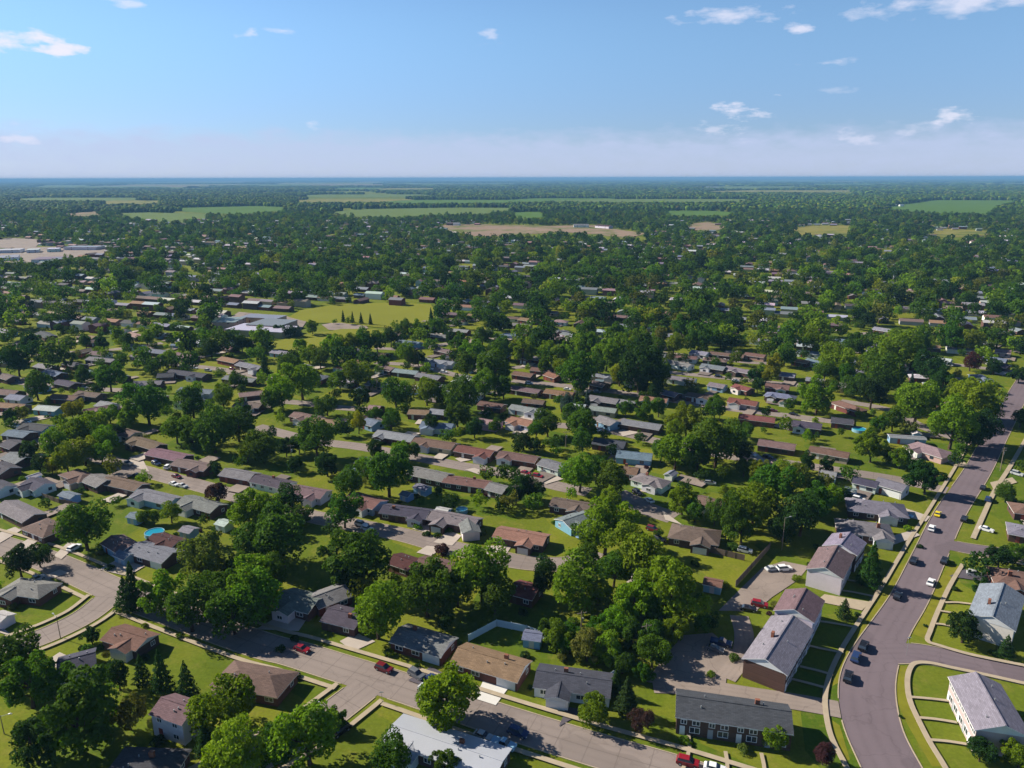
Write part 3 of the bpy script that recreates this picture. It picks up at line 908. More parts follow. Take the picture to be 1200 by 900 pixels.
CDS = ribbon('cul_de_sac', [(722, 578), (742, 588), (760, 597), (790, 607)], 9.0, M_CONCRETE_ROAD)
FOURTH = ribbon('fourth_street', [(640, 497), (700, 503), (740, 510), (790, 522), (850, 534), (915, 542), (960, 548), (1000, 554), (1050, 562), (1110, 575)], 7.2, M_CONCRETE_ROAD)
FIFTH = ribbon('fifth_street', [(600, 446), (660, 452), (720, 459), (780, 468), (855, 479), (930, 488), (1000, 497)], 7.2, M_CONCRETE_ROAD)
for k, pts in enumerate(([(0, 446), (60, 452), (110, 456), (160, 458)], [(200, 427), (260, 433), (325, 446)], [(300, 468), (350, 472), (400, 478), (440, 480)], [(440, 408), (483, 409), (530, 402), (560, 398)], [(440, 425), (492, 429), (535, 440), (570, 447)],
                         [(770, 413), (820, 418), (870, 424), (900, 426)], [(780, 436), (830, 441), (880, 446), (940, 452)], [(0, 418), (60, 414), (130, 410), (190, 402)], [(30, 487), (-40, 478)], [(60, 500), (38, 522), (0, 545), (-60, 575)],
                         [(600, 431), (640, 429), (700, 432)], [(985, 470), (1040, 480), (1080, 500), (1140, 520)], [(1093, 424), (1140, 430), (1190, 436)], [(700, 388), (740, 391), (800, 392)], [(1000, 392), (1050, 388)])):
    ribbon('back_street', pts, 6.8, M_CONCRETE_ROAD)
for pts in ([(868, 712), (925, 668)], [(600, 385), (560, 400)],):
    pass

# --- parking court, its shaded arm and the lane behind the terraces
sheet('parking_court', [(842, 716), (868, 690), (893, 666), (918, 658), (948, 664), (935, 680), (905, 700), (885, 717)], M_LOT)
sheet('parking_court', [(756, 800), (775, 775), (800, 745), (835, 742), (862, 765), (852, 790), (850, 806)], M_LOT)
ribbon('service_lane', [(765, 803), (820, 806), (880, 815), (940, 824), (984, 832)], 5.2, M_LOT)
ribbon('service_lane', [(850, 795), (868, 770), (872, 745), (866, 722)], 4.5, M_LOT)

# --- driveways
for pix, mat in (
    ([(570, 791), (603, 797), (581, 827), (556, 819)], M_DRIVE_W), ([(398, 752), (417, 742), (440, 752), (414, 764)], M_DRIVE), ([(350, 740), (300, 738), (345, 712), (365, 718)], M_DRIVE),
    ([(655, 852), (675, 840), (684, 832), (664, 829)], M_DRIVE_D), ([(541, 628), (530, 640), (508, 636), (526, 622)], M_DRIVE), ([(500, 625), (483, 620), (516, 605), (528, 609)], M_DRIVE), ([(570, 640), (560, 651), (590, 655), (600, 640)], M_DRIVE),
    ([(488, 648), (505, 652), (520, 642), (500, 640)], M_DRIVE), ([(280, 572), (262, 580), (283, 563), (303, 566)], M_DRIVE), ([(318, 590), (338, 594), (336, 580), (320, 580)], M_DRIVE),
    ([(160, 549), (175, 553), (168, 540), (150, 538)], M_DRIVE), ([(1010, 716), (956, 705), (966, 697), (1020, 706)], M_WALK), ([(55, 680), (82, 672), (70, 668), (40, 680)], M_DRIVE), ([(63, 652), (72, 656), (92, 638), (80, 636)], M_DRIVE),
    ([(70, 765), (52, 777), (82, 790), (98, 778)], M_DRIVE), ([(0, 742), (18, 748), (-5, 730), (-20, 733)], M_DRIVE), ([(0, 637), (25, 622), (18, 618), (-15, 630)], M_DRIVE), ([(28, 646), (48, 632), (40, 628), (20, 640)], M_DRIVE),
    ([(116, 668), (150, 676), (170, 664), (140, 655)], M_DRIVE), ([(300, 860), (262, 880), (240, 866), (280, 850)], M_DRIVE), ([(520, 790), (500, 806), (478, 798), (505, 782)], M_DRIVE_D), ([(780, 610), (775, 598), (800, 616), (815, 620)], M_DRIVE),
    ([(742, 575), (760, 578), (778, 582), (760, 574)], M_WALK), ([(730, 690), (748, 660), (760, 650), (790, 655), (770, 690)], M_DRIVE), ([(1130, 668), (1112, 676), (1165, 684), (1172, 676)], M_DRIVE_D),
    ([(1120, 547), (1108, 541), (1130, 542), (1138, 548)], M_WALK), ([(1160, 566), (1186, 560), (1192, 566), (1164, 574)], M_WALK), ([(1045, 640), (1078, 628), (1070, 622), (1040, 630)], M_DRIVE), ([(1060, 596), (1090, 606), (1085, 612), (1052, 604)], M_DRIVE),
    ([(730, 512), (756, 506), (740, 500), (724, 506)], M_DRIVE), ([(640, 568), (660, 562), (652, 558), (634, 565)], M_DRIVE), ([(540, 542), (560, 538), (552, 534), (533, 538)], M_DRIVE), ([(545, 551), (565, 558), (575, 556), (556, 549)], M_DRIVE),
    ([(885, 530), (900, 543), (890, 546), (875, 534)], M_DRIVE), ([(985, 560), (1000, 566), (1010, 562), (996, 556)], M_DRIVE), ([(905, 500), (925, 505), (935, 498), (918, 494)], M_DRIVE), ([(600, 492), (628, 484), (622, 498), (600, 505)], M_DRIVE),
    ([(250, 880), (300, 862), (290, 858), (240, 872)], M_DRIVE), ([(10, 500), (60, 490), (56, 486), (4, 496)], M_DRIVE)):
    sheet('driveway', pix, mat)

# --- pavements along the roads, garden paths
def walk(pix, w=1.1, name='pavement', sm=5):
    ribbon(name, pix, w, M_WALK, z=nz(0.001) + 0.05, sm=sm, reg=False, thick=0.08)
walk([(1040, 985), (1005, 925), (990, 897), (973, 862), (967, 830), (968, 808), (974, 787), (986, 762), (1004, 733), (1032, 690), (1048, 663), (1066, 633), (1084, 605), (1107, 568), (1121, 545), (1135, 520)], 1.05)
walk([(1140, 960), (1107, 900), (1090, 872), (1077, 847), (1066, 822), (1063, 800), (1066, 785), (1073, 778), (1090, 778), (1113, 783), (1160, 793), (1240, 811)], 1.05)
walk([(1240, 790), (1200, 781), (1160, 773), (1133, 767), (1102, 758), (1087, 752), (1090, 740), (1099, 717), (1113, 687), (1128, 662)], 1.05)
walk([(1140, 632), (1152, 605), (1166, 575), (1185, 545), (1205, 510)], 1.4)
walk([(1139, 654), (1170, 657), (1210, 664)], 1.2)
for pix in ([(1066, 818), (1090, 820), (1115, 823)], [(1073, 842), (1096, 844), (1121, 848)], [(1085, 868), (1110, 870), (1135, 874)], [(1107, 707), (1122, 707), (1139, 709)], [(1102, 717), (1114, 719), (1125, 722)], [(1096, 732), (1106, 733), (1118, 736)],
            [(937, 782), (958, 787), (976, 792)], [(928, 797), (948, 802), (970, 808)], [(960, 729), (980, 732), (1002, 736)], [(944, 757), (966, 762), (988, 766)], [(979, 692), (1000, 695), (1024, 700)], [(986, 680), (1010, 683), (1032, 688)],
            [(808, 876), (805, 890), (800, 903)], [(850, 882), (852, 895), (852, 910)], [(892, 884), (895, 898), (897, 915)], [(806, 858), (807, 866), (808, 876)]):
    walk(pix, 0.7, 'garden_path', 3)
def along(P, hw, gap, w, i0, i1, side):
    """a pavement and a verge edge that follow a street and stop at its junctions"""
    Q = offset(P, side * (hw + gap)); run = []
    for i in range(len(Q)):
        ok = i0 <= i <= i1 and not near_road(Q[i], 0.3, P)
        if ok: run.append(Q[i])
        if (not ok or i == len(Q) - 1) and len(run) > 1:
            ribbon('pavement', None, w, M_WALK, z=nz(0.001) + 0.05, reg=False, thick=0.08, pts=run)
        if not ok: run = []
def kerbs(P, hw):
    for side in (1, -1):
        Q = offset(P, (lambda p: side * (main_width(p) / 2 + 0.1)) if hw is None else side * (hw + 0.1)); run = []
        for i in range(len(Q)):
            ok = not near_road(Q[i], 0.15, P)
            if ok: run.append(Q[i])
            if (not ok or i == len(Q) - 1) and len(run) > 1:
                ribbon('kerb', None, 0.22, M_WALK, z=0.13, reg=False, thick=0.13, pts=run)
            if not ok: run = []
def densify(P, step=2.0):
    out = []
    for a, b in zip(P[:-1], P[1:]):
        n = max(1, int((b - a).length / step)); out += [a + (b - a) * (k / n) for k in range(n)]
    return out + [P[-1]]
for P, hw in ((FRONT, 4.3), (LEFT_T, 3.8), (FRONT_T, 3.8)):
    D = densify(P)
    ROADS[[i for i, r in enumerate(ROADS) if r[0][0] == P[0]][0]] = (D, hw)
FR = [r for r in ROADS]
FD, LD, TD, MD = FR[3][0], FR[4][0], FR[5][0], densify(MAIN)
FR_MAIN = MD; ROADS[0] = (MD, 4.5)
for D, hw in ((FD, 4.3), (LD, 3.8), (TD, 3.8)):
    for s in (1, -1): along(D, hw, 2.0, 1.1, 0, 9999, s)
    kerbs(D, hw)
kerbs(MD, None)
for D0, hw in ((densify(SIDE), 3.8), (densify(SIDE2), 3.5), (densify(SECOND), 3.8)):
    i = [k for k, r in enumerate(ROADS) if (r[0][0] - D0[0]).length < 1e-6][0]; ROADS[i] = (D0, hw); kerbs(D0, hw)

# --- verges: drier, yellower grass between road and pavement
for pix in ([(983, 800), (990, 778), (1010, 752), (1033, 722), (1057, 690), (1074, 660), (1052, 662), (1036, 690), (1008, 733), (990, 762), (978, 787), (972, 806)], [(1047, 790), (1055, 780), (1066, 782), (1065, 800), (1068, 822), (1080, 848), (1094, 874), (1108, 898), (1092, 898), (1064, 850), (1050, 820)],
            [(1068, 742), (1082, 712), (1100, 680), (1114, 662), (1126, 664), (1110, 690), (1095, 720), (1087, 742), (1083, 748)], [(972, 842), (984, 850), (996, 890), (990, 893), (976, 862)], [(1090, 603), (1112, 566), (1124, 546), (1129, 548), (1118, 566), (1098, 602)], [(1138, 628), (1162, 582), (1167, 578), (1148, 612), (1142, 630)]):
    sheet('verge', pix, M_VERGE, z=0.012)

# --- open ground: playing field, building site, farm fields
M_PARK = field_mat('park_grass', (0.185, 0.195, 0.024), var=0.2)
M_LAWN2 = field_mat('meadow', (0.130, 0.150, 0.016), var=0.25)
M_FIELD = field_mat('green_crop', (0.080, 0.150, 0.022), var=0.2)
M_FIELD2 = field_mat('pale_crop', (0.115, 0.165, 0.040), var=0.2)
M_FIELDY = field_mat('yellow_crop', (0.22, 0.20, 0.05), var=0.2, weeds=True)
M_SOIL = field_mat('bare_soil', (0.27, 0.195, 0.145), var=0.25, weeds=True)
M_SAND = field_mat('dry_patch', (0.25, 0.185, 0.11), var=0.2)
OPEN = []           # open polygons in photograph pixels: nothing grows there
def field(pix, mat, name='field', dz=0.1):
    sheet(name, pix, mat, z=nz() + dz); OPEN.append(pix)
field([(338, 372), (352, 364), (395, 357), (460, 355), (505, 357), (511, 366), (500, 378), (478, 386), (440, 384), (400, 379), (365, 379)], M_PARK, 'playing_field')
field([(310, 402), (345, 396), (400, 386), (440, 386), (452, 390), (420, 402), (360, 410), (325, 412)], M_PARK, 'school_lawn')
sheet('dry_patch', [(366, 367), (380, 365), (402, 366), (400, 371), (378, 372)], M_SAND, z=0.4)
sheet('school_car_park', [(377, 381), (395, 378), (425, 380), (432, 385), (410, 388), (385, 387)], M_LOT, z=0.42)
sheet('school_yard', [(262, 378), (280, 366), (335, 371), (360, 376), (352, 388), (300, 392), (262, 388)], M_LOT, z=0.42)
field([(510, 264), (560, 263), (640, 265), (700, 264), (716, 268), (758, 274), (733, 280), (700, 275), (655, 272), (600, 276), (560, 278), (528, 271)], M_SOIL, 'building_site', 0.2)
field([(128, 250), (175, 249), (243, 251), (240, 257), (188, 260), (160, 256)], M_FIELD2, dz=0.2)
field([(192, 244), (300, 241.5), (338, 243), (330, 247), (288, 251), (246, 250), (215, 248)], M_FIELD, dz=0.2)
field([(378, 249), (430, 245), (520, 243.5), (592, 243.5), (612, 246), (560, 251), (500, 252), (470, 254.5), (420, 254)], M_FIELD2, dz=0.2)
field([(598, 249), (632, 248), (640, 254), (622, 257), (604, 254)], M_FIELD, dz=0.2)
field([(1028, 245), (1062, 239), (1095, 234.5), (1200, 235), (1168, 242), (1158, 251), (1100, 250)], M_FIELD, dz=0.2)
field([(772, 247), (830, 247), (862, 249), (850, 253), (790, 253)], M_FIELD, dz=0.2)
field([(1088, 271), (1110, 268), (1158, 271), (1160, 276), (1100, 279)], M_FIELDY, dz=0.2)
field([(925, 268), (960, 263), (1000, 265), (992, 275), (940, 276)], M_FIELDY, dz=0.2)
field([(800, 264), (830, 260), (850, 266), (838, 272), (815, 270)], M_SOIL, 'building_site', 0.2)
field([(-40, 288), (10, 279), (50, 281), (42, 290), (0, 291)], M_LOT, 'works_yard', 0.2)
field([(-40, 304), (20, 290), (120, 289), (128, 296), (80, 304), (20, 310)], M_LOT, 'works_yard', 0.2)
field([(60, 252), (110, 248), (128, 250), (100, 254)], M_SOIL, 'bare_field', 0.2)
OPEN.append([(255, 376), (280, 363), (340, 366), (365, 372), (362, 390), (300, 396), (256, 392)])
OPEN.append([(340, 384), (440, 380), (455, 392), (420, 412), (330, 416), (300, 408)])
# thin far strips of open farmland between the woods
_r = random.Random(5)
for k in range(34):
    y = 211.5 + 26 * _r.random() ** 1.5; x = _r.uniform(-60, 1260); w = _r.uniform(20, 95) * (0.6 + (y - 210) / 25); h = 0.35 + (y - 210) * 0.07
    field([(x - w, y), (x - w * .5, y - h), (x + w * .8, y - h), (x + w, y), (x + w * .4, y + h), (x - w * .7, y + h)], _r.choice((M_FIELD2, M_FIELD2, M_FIELD, M_SOIL, M_FIELDY)), dz=0.3)
def in_poly(x, y, P):
    c = False; j = len(P) - 1
    for i in range(len(P)):
        if (P[i][1] > y) != (P[j][1] > y) and x < (P[j][0] - P[i][0]) * (y - P[i][1]) / (P[j][1] - P[i][1]) + P[i][0]: c = not c
        j = i
    return c

# ================================================================== HOUSES
# x1 y1 x2 y2 = the two ends of the ridge in the photograph
H_NEAR = [
 (8, 683, 60, 690, 'gr', 'k', dict(t='h', W=9, L=12.5, label='grey hip-roofed brick house on the corner lawn inside the street bend', nick='the corner house inside the street bend')),
 (132, 736, 172, 748, 'rb', 'd', dict(W=8, gable='w', label='red-brown gabled house beside the straight side street, facing the corner house', nick='the red-brown house by the side street')),
 (68, 776, 110, 765, 'dk', 'w', dict(W=9.5, gable='w', label='dark grey gabled house with pale concrete driveway off the side street')),
 (190, 818, 226, 830, 'pb', 'w', dict(W=7.5, he=5.0, pitch=.45, gable='w', label='small white two-storey house with brown gable roof among dark conifers', nick='the white two-storey house among conifers')),
 (130, 895, 206, 898, 'dk', 'd', dict(t='h', W=12, label='dark hip-roofed house cut by the bottom edge of the photo', nick='the dark house at the bottom edge')),
 (262, 785, 336, 799, 'rb', 'k', dict(t='h', W=10, label='red-brown hip-roofed house at the corner of the short side street', nick='the red-brown corner hip house')),
 (160, 636, 202, 648, 'gr', 'd', dict(W=9.5, garage=1, label='grey-brown gabled house with a light blue side wing in front of the pool', nick='the gabled house by the round pool')),
 (131, 628, 152, 640, 'pb', 'b', dict(W=8, label='small purple-brown house with light blue wall left of the pool house')),
 (180, 626, 209, 634, 'dm', 'd', dict(W=8, label='dark maroon house directly behind the round blue pool')),
 (40, 611, 66, 621, 'rb', 'd', dict(t='h', W=10, label='brown hip-roofed house with a bush on its front lawn beside the bend street')),
 (6, 587, 40, 603, 'gr', 'd', dict(W=9, label='grey-roofed house next to the brown hip house on the bend street')),
 (246, 682, 268, 671, 'pb', 't', dict(W=8, label='purple-brown roof half hidden between two large trees behind the pool')),
 (332, 693, 372, 703, 'gr', 'd', dict(W=10, label='grey ranch house with pale driveway in deep tree shade', nick='the shaded grey ranch house')),
 (366, 700, 404, 686, 'gr', 'k', dict(W=9.5, label='grey gabled wing house with bright roof edge behind the shaded ranch', )),
 (386, 713, 424, 722, 'dk', 'd', dict(W=9, label='dark grey roofed house with small lawn and white driveway, half behind a tree')),
 (468, 736, 526, 753, 'gr', 'k', dict(W=9.5, garage=1, gx=.5, chim=1, gable='w', label='grey gabled ranch house with white garage door and white gable end', nick='the grey ranch with white garage')),
 (538, 759, 614, 781, 'tn', 'k', dict(W=9.5, garage=1, gx=.5, gable='w', label='tan-roofed ranch house above the bright white driveway', nick='the tan-roofed ranch')),
 (630, 786, 716, 798, 'dk', 'w', dict(W=9.5, pitch=.3, label='long dark grey ranch house with white window wall beside the tan-roofed ranch', nick='the long dark grey ranch')),
 (461, 850, 588, 892, 'wh', 'd', dict(W=9.5, pitch=.16, metal=1, label='large building with white metal roof on the front street corner', cat='house', nick='the white metal roof')),
 (507, 599, 560, 609, 'gr', 'd', dict(W=9, label='grey ranch house with white front garage wing on the second street', nick='the ranch with white garage wing')),
 (548, 608, 552, 620, 'gr', 'w', dict(W=6.5, L=8, he=2.8, garage=1, gable='w', name='garage', kind='garage', cat='garage', small=1, label='white gabled garage wing in front of the grey second-street ranch')),
 (492, 654, 533, 662, 'br', 'd', dict(W=9, label='brown-roofed house behind a round burgundy shrub')),
 (583, 619, 640, 629, 'tn', 'd', dict(W=9, pitch=.3, label='tan-brown ranch house on the curved lawn at the end of the second street', nick='the tan-brown ranch at the street end')),
 (462, 650, 486, 658, 'dm', 'k', dict(W=8, label='dark maroon-roofed house deep between trees by the second street')),
 (603, 683, 630, 690, 'rd', 'k', dict(W=9, label='red-roofed house half hidden by a dark tree below the street end')),
 # right: terraces along the main road
 (897, 772, 929, 722, 'lg', 'd', dict(W=11.5, he=4.7, units=5, gable='w', pitch=.42, label='long grey-roofed brick terrace with dark lawns beside the main road', nick='the grey terrace')),
 (931, 714, 944, 690, 'pb', 'w', dict(W=11, he=5.6, units=3, gable='w', pitch=.42, label='brown-roofed terrace end joined behind the long grey terrace', nick='the brown terrace')),
 (967, 665, 981, 640, 'pb', 'w', dict(W=11, he=5.0, units=3, gable='w', pitch=.42, label='brown-roofed terrace with bright white gable facing the parking court', nick='the white-gabled terrace')),
 (985, 638, 996, 624, 'lg', 'd', dict(W=11, he=5.3, units=3, gable='w', pitch=.42, label='grey-roofed terrace joined behind the white-gabled brown terrace')),
 (1163, 722, 1176, 684, 'lg', 'w', dict(W=11.5, he=5.0, units=4, gable='w', pitch=.42, label='grey terrace with white gable on the corner above the side road', nick='the grey terrace above the side road')),
 (1144, 789, 1178, 850, 'lg', 'p', dict(W=11.5, he=5.0, units=5, gable='w', pitch=.42, label='grey terrace with pinkish front and three garden paths below the side road', nick='the terrace with three garden paths')),
 (794, 815, 926, 834, 'dk', 'd', dict(W=10, he=4.1, units=4, pitch=.42, gable='g', label='long dark grey terrace with pale doors facing the camera at the bottom', nick='the dark terrace facing the camera')),
 (1003, 588, 1052, 594, 'gr', 'd', dict(t='h', W=13, L=17, pitch=.42, label='grey hip-roofed house with white van beside it by the main road, farther of two', nick='the grey hip house by the main road')),
 (992, 613, 1034, 618, 'gr', 'd', dict(t='h', W=12, L=15, pitch=.42, label='grey hip-roofed house between the terraces and the other grey hip house')),
 (1163, 670, 1225, 680, 'br', 'k', dict(t='h', W=12, pitch=.4, label='brown hip-roofed house at the photo edge above the corner terrace')),
 (1182, 616, 1225, 624, 'gr', 'd', dict(t='h', W=11, label='grey house at the photo edge behind the small junction')),
 (1186, 592, 1225, 597, 'br', 'd', dict(t='h', W=11, label='brown-roofed house at the photo edge beyond the small junction')),
 (795, 620, 834, 626, 'br', 'd', dict(t='h', W=12, L=14, pitch=.35, label='brown hip-roofed house inside a dark fence by the cul-de-sac', nick='the fenced brown hip house')),
 (648, 584, 697, 592, 'br', 'd', dict(W=8.5, label='dark brown ranch house under two trees across from the cul-de-sac', nick='the brown ranch by the cul-de-sac')),
 (660, 610, 690, 600, 'gr', 'b', dict(W=10, pitch=.3, gable='b', label='low grey gabled house with light blue gable behind the tall bright tree')),
 (752, 558, 774, 564, 'gr', 'w', dict(t='h', W=9, L=12, label='small grey hip house with pale driveway at the top of the cul-de-sac', nick='the grey hip house at the cul-de-sac')),
 (818, 581, 846, 589, 'br', 'b', dict(W=9.5, garage=1, label='brown-roofed house with blue and white front near the dark clipped hedge', nick='the brown house with blue front')),
 (1030, 560, 1062, 569, 'gr', 'w', dict(W=9, he=3.0, garage=1, gable='w', label='white-walled grey house next to the dark round tree by the main road', nick='the white-walled house')),
 (1002, 559, 1029, 565, 'dk', 'w', dict(W=8, label='dark-roofed house joined to the white-walled house by its driveway')),
 (1074, 520, 1106, 530, 'pk', 'p', dict(t='h', W=12, L=15, label='pinkish-grey house complex under the big tree by the main road')),
 (1042, 510, 1084, 513, 'lg', 'b', dict(W=5, he=2.5, pitch=.15, label='long low pale-roofed carport behind the pinkish house')),
]
for s in H_NEAR: put_house(s)
T = lambda *a: a
H_MID = """138 502 158 507 br t|156 512 187 521 br d|178 526 218 534 pb d|208 538 246 545 pb k|264 549 298 555 gr k|300 557 340 566 dk w|342 569 382 576 pb w|411 578 445 588 rb b|450 592 503 599 dk d
80 551 103 560 br t h|107 556 125 563 gr d|125 559 166 568 br d|162 574 205 584 gr b|217 581 256 592 gr d|443 504 486 511 lg d|487 513 533 520 rb t|537 522 578 529 rd d|586 529 630 536 rb k|636 538 660 545 gr w
482 547 525 556 gr d|523 558 573 565 rb d|574 566 594 571 gr d|422 536 440 540 lg w|724 528 764 532 bl b|697 513 733 518 dk d|728 546 748 549 or k|730 491 775 498 gr d|703 487 722 494 gr b|692 463 725 468 gr d|727 468 745 471 gr d
640 456 672 460 or k|600 452 633 457 pb d|600 474 635 480 lg w|598 488 625 494 tn w|603 435 625 438 rb d|642 436 655 440 or k|695 446 710 449 pb d|806 460 838 464 br k|778 457 795 461 gr d|784 440 815 444 gr w|832 448 850 451 gr b
823 426 850 430 gr d|852 429 888 436 gr d|780 421 810 427 gr w|833 412 872 416 br d|874 413 897 416 rb t|811 410 830 413 lg w|855 466 888 471 rd p|867 485 908 490 rd k|862 450 880 455 rd k|926 492 963 497 dk d|975 489 1000 492 dk d
978 469 1010 480 rb k h|890 515 932 521 pb d|950 523 995 531 rb t|905 540 933 545 pk t|898 449 925 452 br d|898 460 932 465 bl d h|963 551 980 554 lg b|945 442 965 444 lg d
0 437 15 441 pb d|45 426 63 429 lg d|78 423 97 427 dk d|105 418 135 421 gr d|62 462 92 464 br d|92 458 118 461 br d|45 475 70 477 wh b|0 472 30 474 tn d|98 480 127 475 pb d|157 447 190 446 gr d|185 438 204 437 dk d|170 408 195 411 bl d
0 456 22 458 pb d|68 445 88 449 dk d|152 389 166 393 pk d|28 496 57 499 dk b|10 504 35 507 bl d|200 433 242 438 dk d|212 454 250 457 bl w|265 440 300 444 gr d|281 424 307 430 gr d|208 413 228 417 pb d|210 397 236 399 wh w
257 403 275 407 pk d|260 418 280 422 tn k|320 410 343 413 lg b|280 461 307 458 pk k|277 471 307 473 pb d|345 483 365 487 pb d|367 490 400 494 tn d|350 425 360 428 wh b|467 398 492 401 bl b|495 390 527 393 gr d|513 407 531 411 pb d
493 418 507 421 gr d|508 421 532 424 lg w|490 437 517 441 gr d|463 432 490 435 lg d|445 427 462 431 pb d|400 420 430 422 tn d|433 475 446 476 pk d|480 480 503 481 tn k|505 479 523 481 lg d|563 470 590 474 br d|560 490 585 494 pk p|495 494 531 497 bl w|430 490 443 494 bl b
1143 438 1159 446 bl b h|1152 417 1180 421 bl d|1167 409 1185 411 pk p|1093 418 1115 421 wh b|1102 468 1117 472 pk d|1085 415 1095 420 bl w|12 530 30 536 gr d|-6 541 12 548 dk d|10 515 22 519 dk d|36 560 52 567 dk w|-12 563 6 570 dk w
735 401 760 398 pk t|762 390 795 392 lg t|765 402 780 404 pk p|723 384 734 386 bl w|700 395 712 399 lg d|660 389 675 392 gr w|607 385 622 388 pk w|545 396 556 399 pk w|590 399 602 403 gr w|935 410 960 413 bl w|930 420 948 423 tn d|918 394 938 396 gr w
1025 383 1045 386 lg d|1075 386 1088 389 lg d|915 436 932 438 lg d|947 420 962 424 bl w|1150 400 1165 402 gr w|1185 383 1198 386 lg d|20 400 38 404 dk d|-5 384 14 388 lg b|48 388 60 393 dk d|68 398 84 396 pk d|94 392 112 394 tn d
610 372 625 374 tn d|640 385 655 388 gr d|880 396 900 398 lg w|985 402 1000 404 lg d|1170 426 1182 428 dk d|1188 404 1204 406 gr d|118 470 132 473 lg w|12 462 30 464 lg w|150 470 165 473 gr d|132 436 146 440 gr d|35 449 52 452 gr b|54 433 72 437 bl d""".replace('\n', '|')
for s in H_MID.split('|'):
    q = s.split()
    o = {}
    if len(q) > 6: o['t'] = 'h'
    r_ = random.Random(s); o['W'] = 8.0 + r_.random() * 1.6; o['pitch'] = 0.30 + .08 * r_.random()
    if q[5] in 'wbt' and r_.random() < .7: o['gable'] = q[5]
    put_house((float(q[0]), float(q[1]), float(q[2]), float(q[3]), q[4], q[5], o))
# small garden buildings
for x1, y1, x2, y2, rf, wl, lab in ((215, 617, 227, 620, 'lg', 'b', 'light blue garden shed on the lawn beyond the round pool'), (257, 609, 268, 612, 'wh', 'w', 'white playhouse with pinkish deck at the lawn edge'),
        (154, 601, 164, 603, 'bl', 'b', 'blue garden shed behind the long back lawn'), (617, 741, 632, 743, 'bl', 'b', 'blue shed built into the white fence behind the tan-roofed ranch'),
        (826, 678, 846, 682, 'rb', 'b', 'brown-roofed shed with blue wall at the parking court fence'), (-6, 718, 8, 722, 'wh', 'w', 'white garage cut by the photo edge beside the corner house'),
        (74, 576, 88, 580, 'bl', 'b', 'light blue shed standing in the shade beyond the back lawn'), (38, 563, 50, 568, 'dk', 'w', 'dark-roofed shed with white end at the top of the back lawn'),
        (140, 645, 152, 650, 'bl', 'b', 'light blue garage wing beside the gabled pool house'), (514, 595, 524, 597, 'wh', 'b', 'pale blue-roofed lean-to behind the second-street ranch'), (488, 567, 502, 571, 'lg', 'b', 'pale blue shed behind the red and grey third-street house')):
    put_house((x1, y1, x2, y2, rf, wl, dict(W=4.5, he=2.3, small=1, name='garden_shed', cat='shed', gable='w' if wl == 'w' else 'b', label=lab, group='sheds in the gardens')))

# school: flat white roofs beside the playing field
for k, (x1, y1, x2, y2, W, he, rf, lab) in enumerate(((264, 382, 352, 387, 22, 4.2, 'wh', 'long flat white school building beside the playing field'), (300, 377, 338, 379, 24, 5.0, 'gr', 'grey flat-roofed school hall behind the long white school roof'),
        (262, 378, 276, 372, 16, 4.5, 'lg', 'pale flat-roofed school block at the end of the long white roof'), (288, 370, 330, 372, 14, 4.0, 'lg', 'narrow pale flat school wing at the back of the yard'))):
    put_house((x1, y1, x2, y2, rf, 't', dict(t='f', W=W, he=he, name='school_building', cat='school', label=lab, group='school buildings', nick='the school' if k == 0 else None)))
for k, (x1, y1, x2, y2, W, rf, lab) in enumerate(((-10, 293, 26, 292, 26, 'wh', 'white flat-roofed works building farthest to the edge beyond the town'), (32, 292.5, 46, 292, 24, 'wh', 'white flat-roofed works building between its two neighbours'), (56, 291.5, 70, 291, 24, 'wh', 'white flat-roofed works building nearest the trees'),
        (80, 289, 118, 289, 26, 'lg', 'long pale grey works hall behind the white works buildings'), (0, 301, 22, 300, 40, 'lg', 'low pale works building in front of the white works buildings'), (42, 303, 80, 302, 36, 'pb', 'long low brown works shed in front of the white works buildings'))):
    put_house((x1, y1, x2, y2, rf, 'w', dict(t='f', W=W, he=4.5, name='works_building', cat='building', label=lab, group='works buildings beyond the town')), far=True)
for x1, y1, x2, y2, rf, lab in ((700, 263, 716, 264, 'dm', 'dark barn on the bare building site'), (672, 262.5, 690, 262.5, 'gr', 'grey barn on the far edge of the bare building site'), (843, 241, 847, 241, 'wh', 'white farm silo building beside the small green field'), (1045, 239, 1050, 239, 'wh', 'white farm building at the corner of the big green field'),
        (1054, 239.5, 1059, 239.5, 'lg', 'pale farm shed just beside the white farm building'), (730, 243, 736, 243, 'lg', 'pale farm house among the far woods'), (828, 219, 842, 219, 'wh', 'white farm hall on the far pale strip')):
    put_house((x1, y1, x2, y2, rf, 'w', dict(t='g', W=18, he=5, name='farm_building', cat='barn', label=lab, group='farm buildings')), far=True)
LABEL_DONE = True

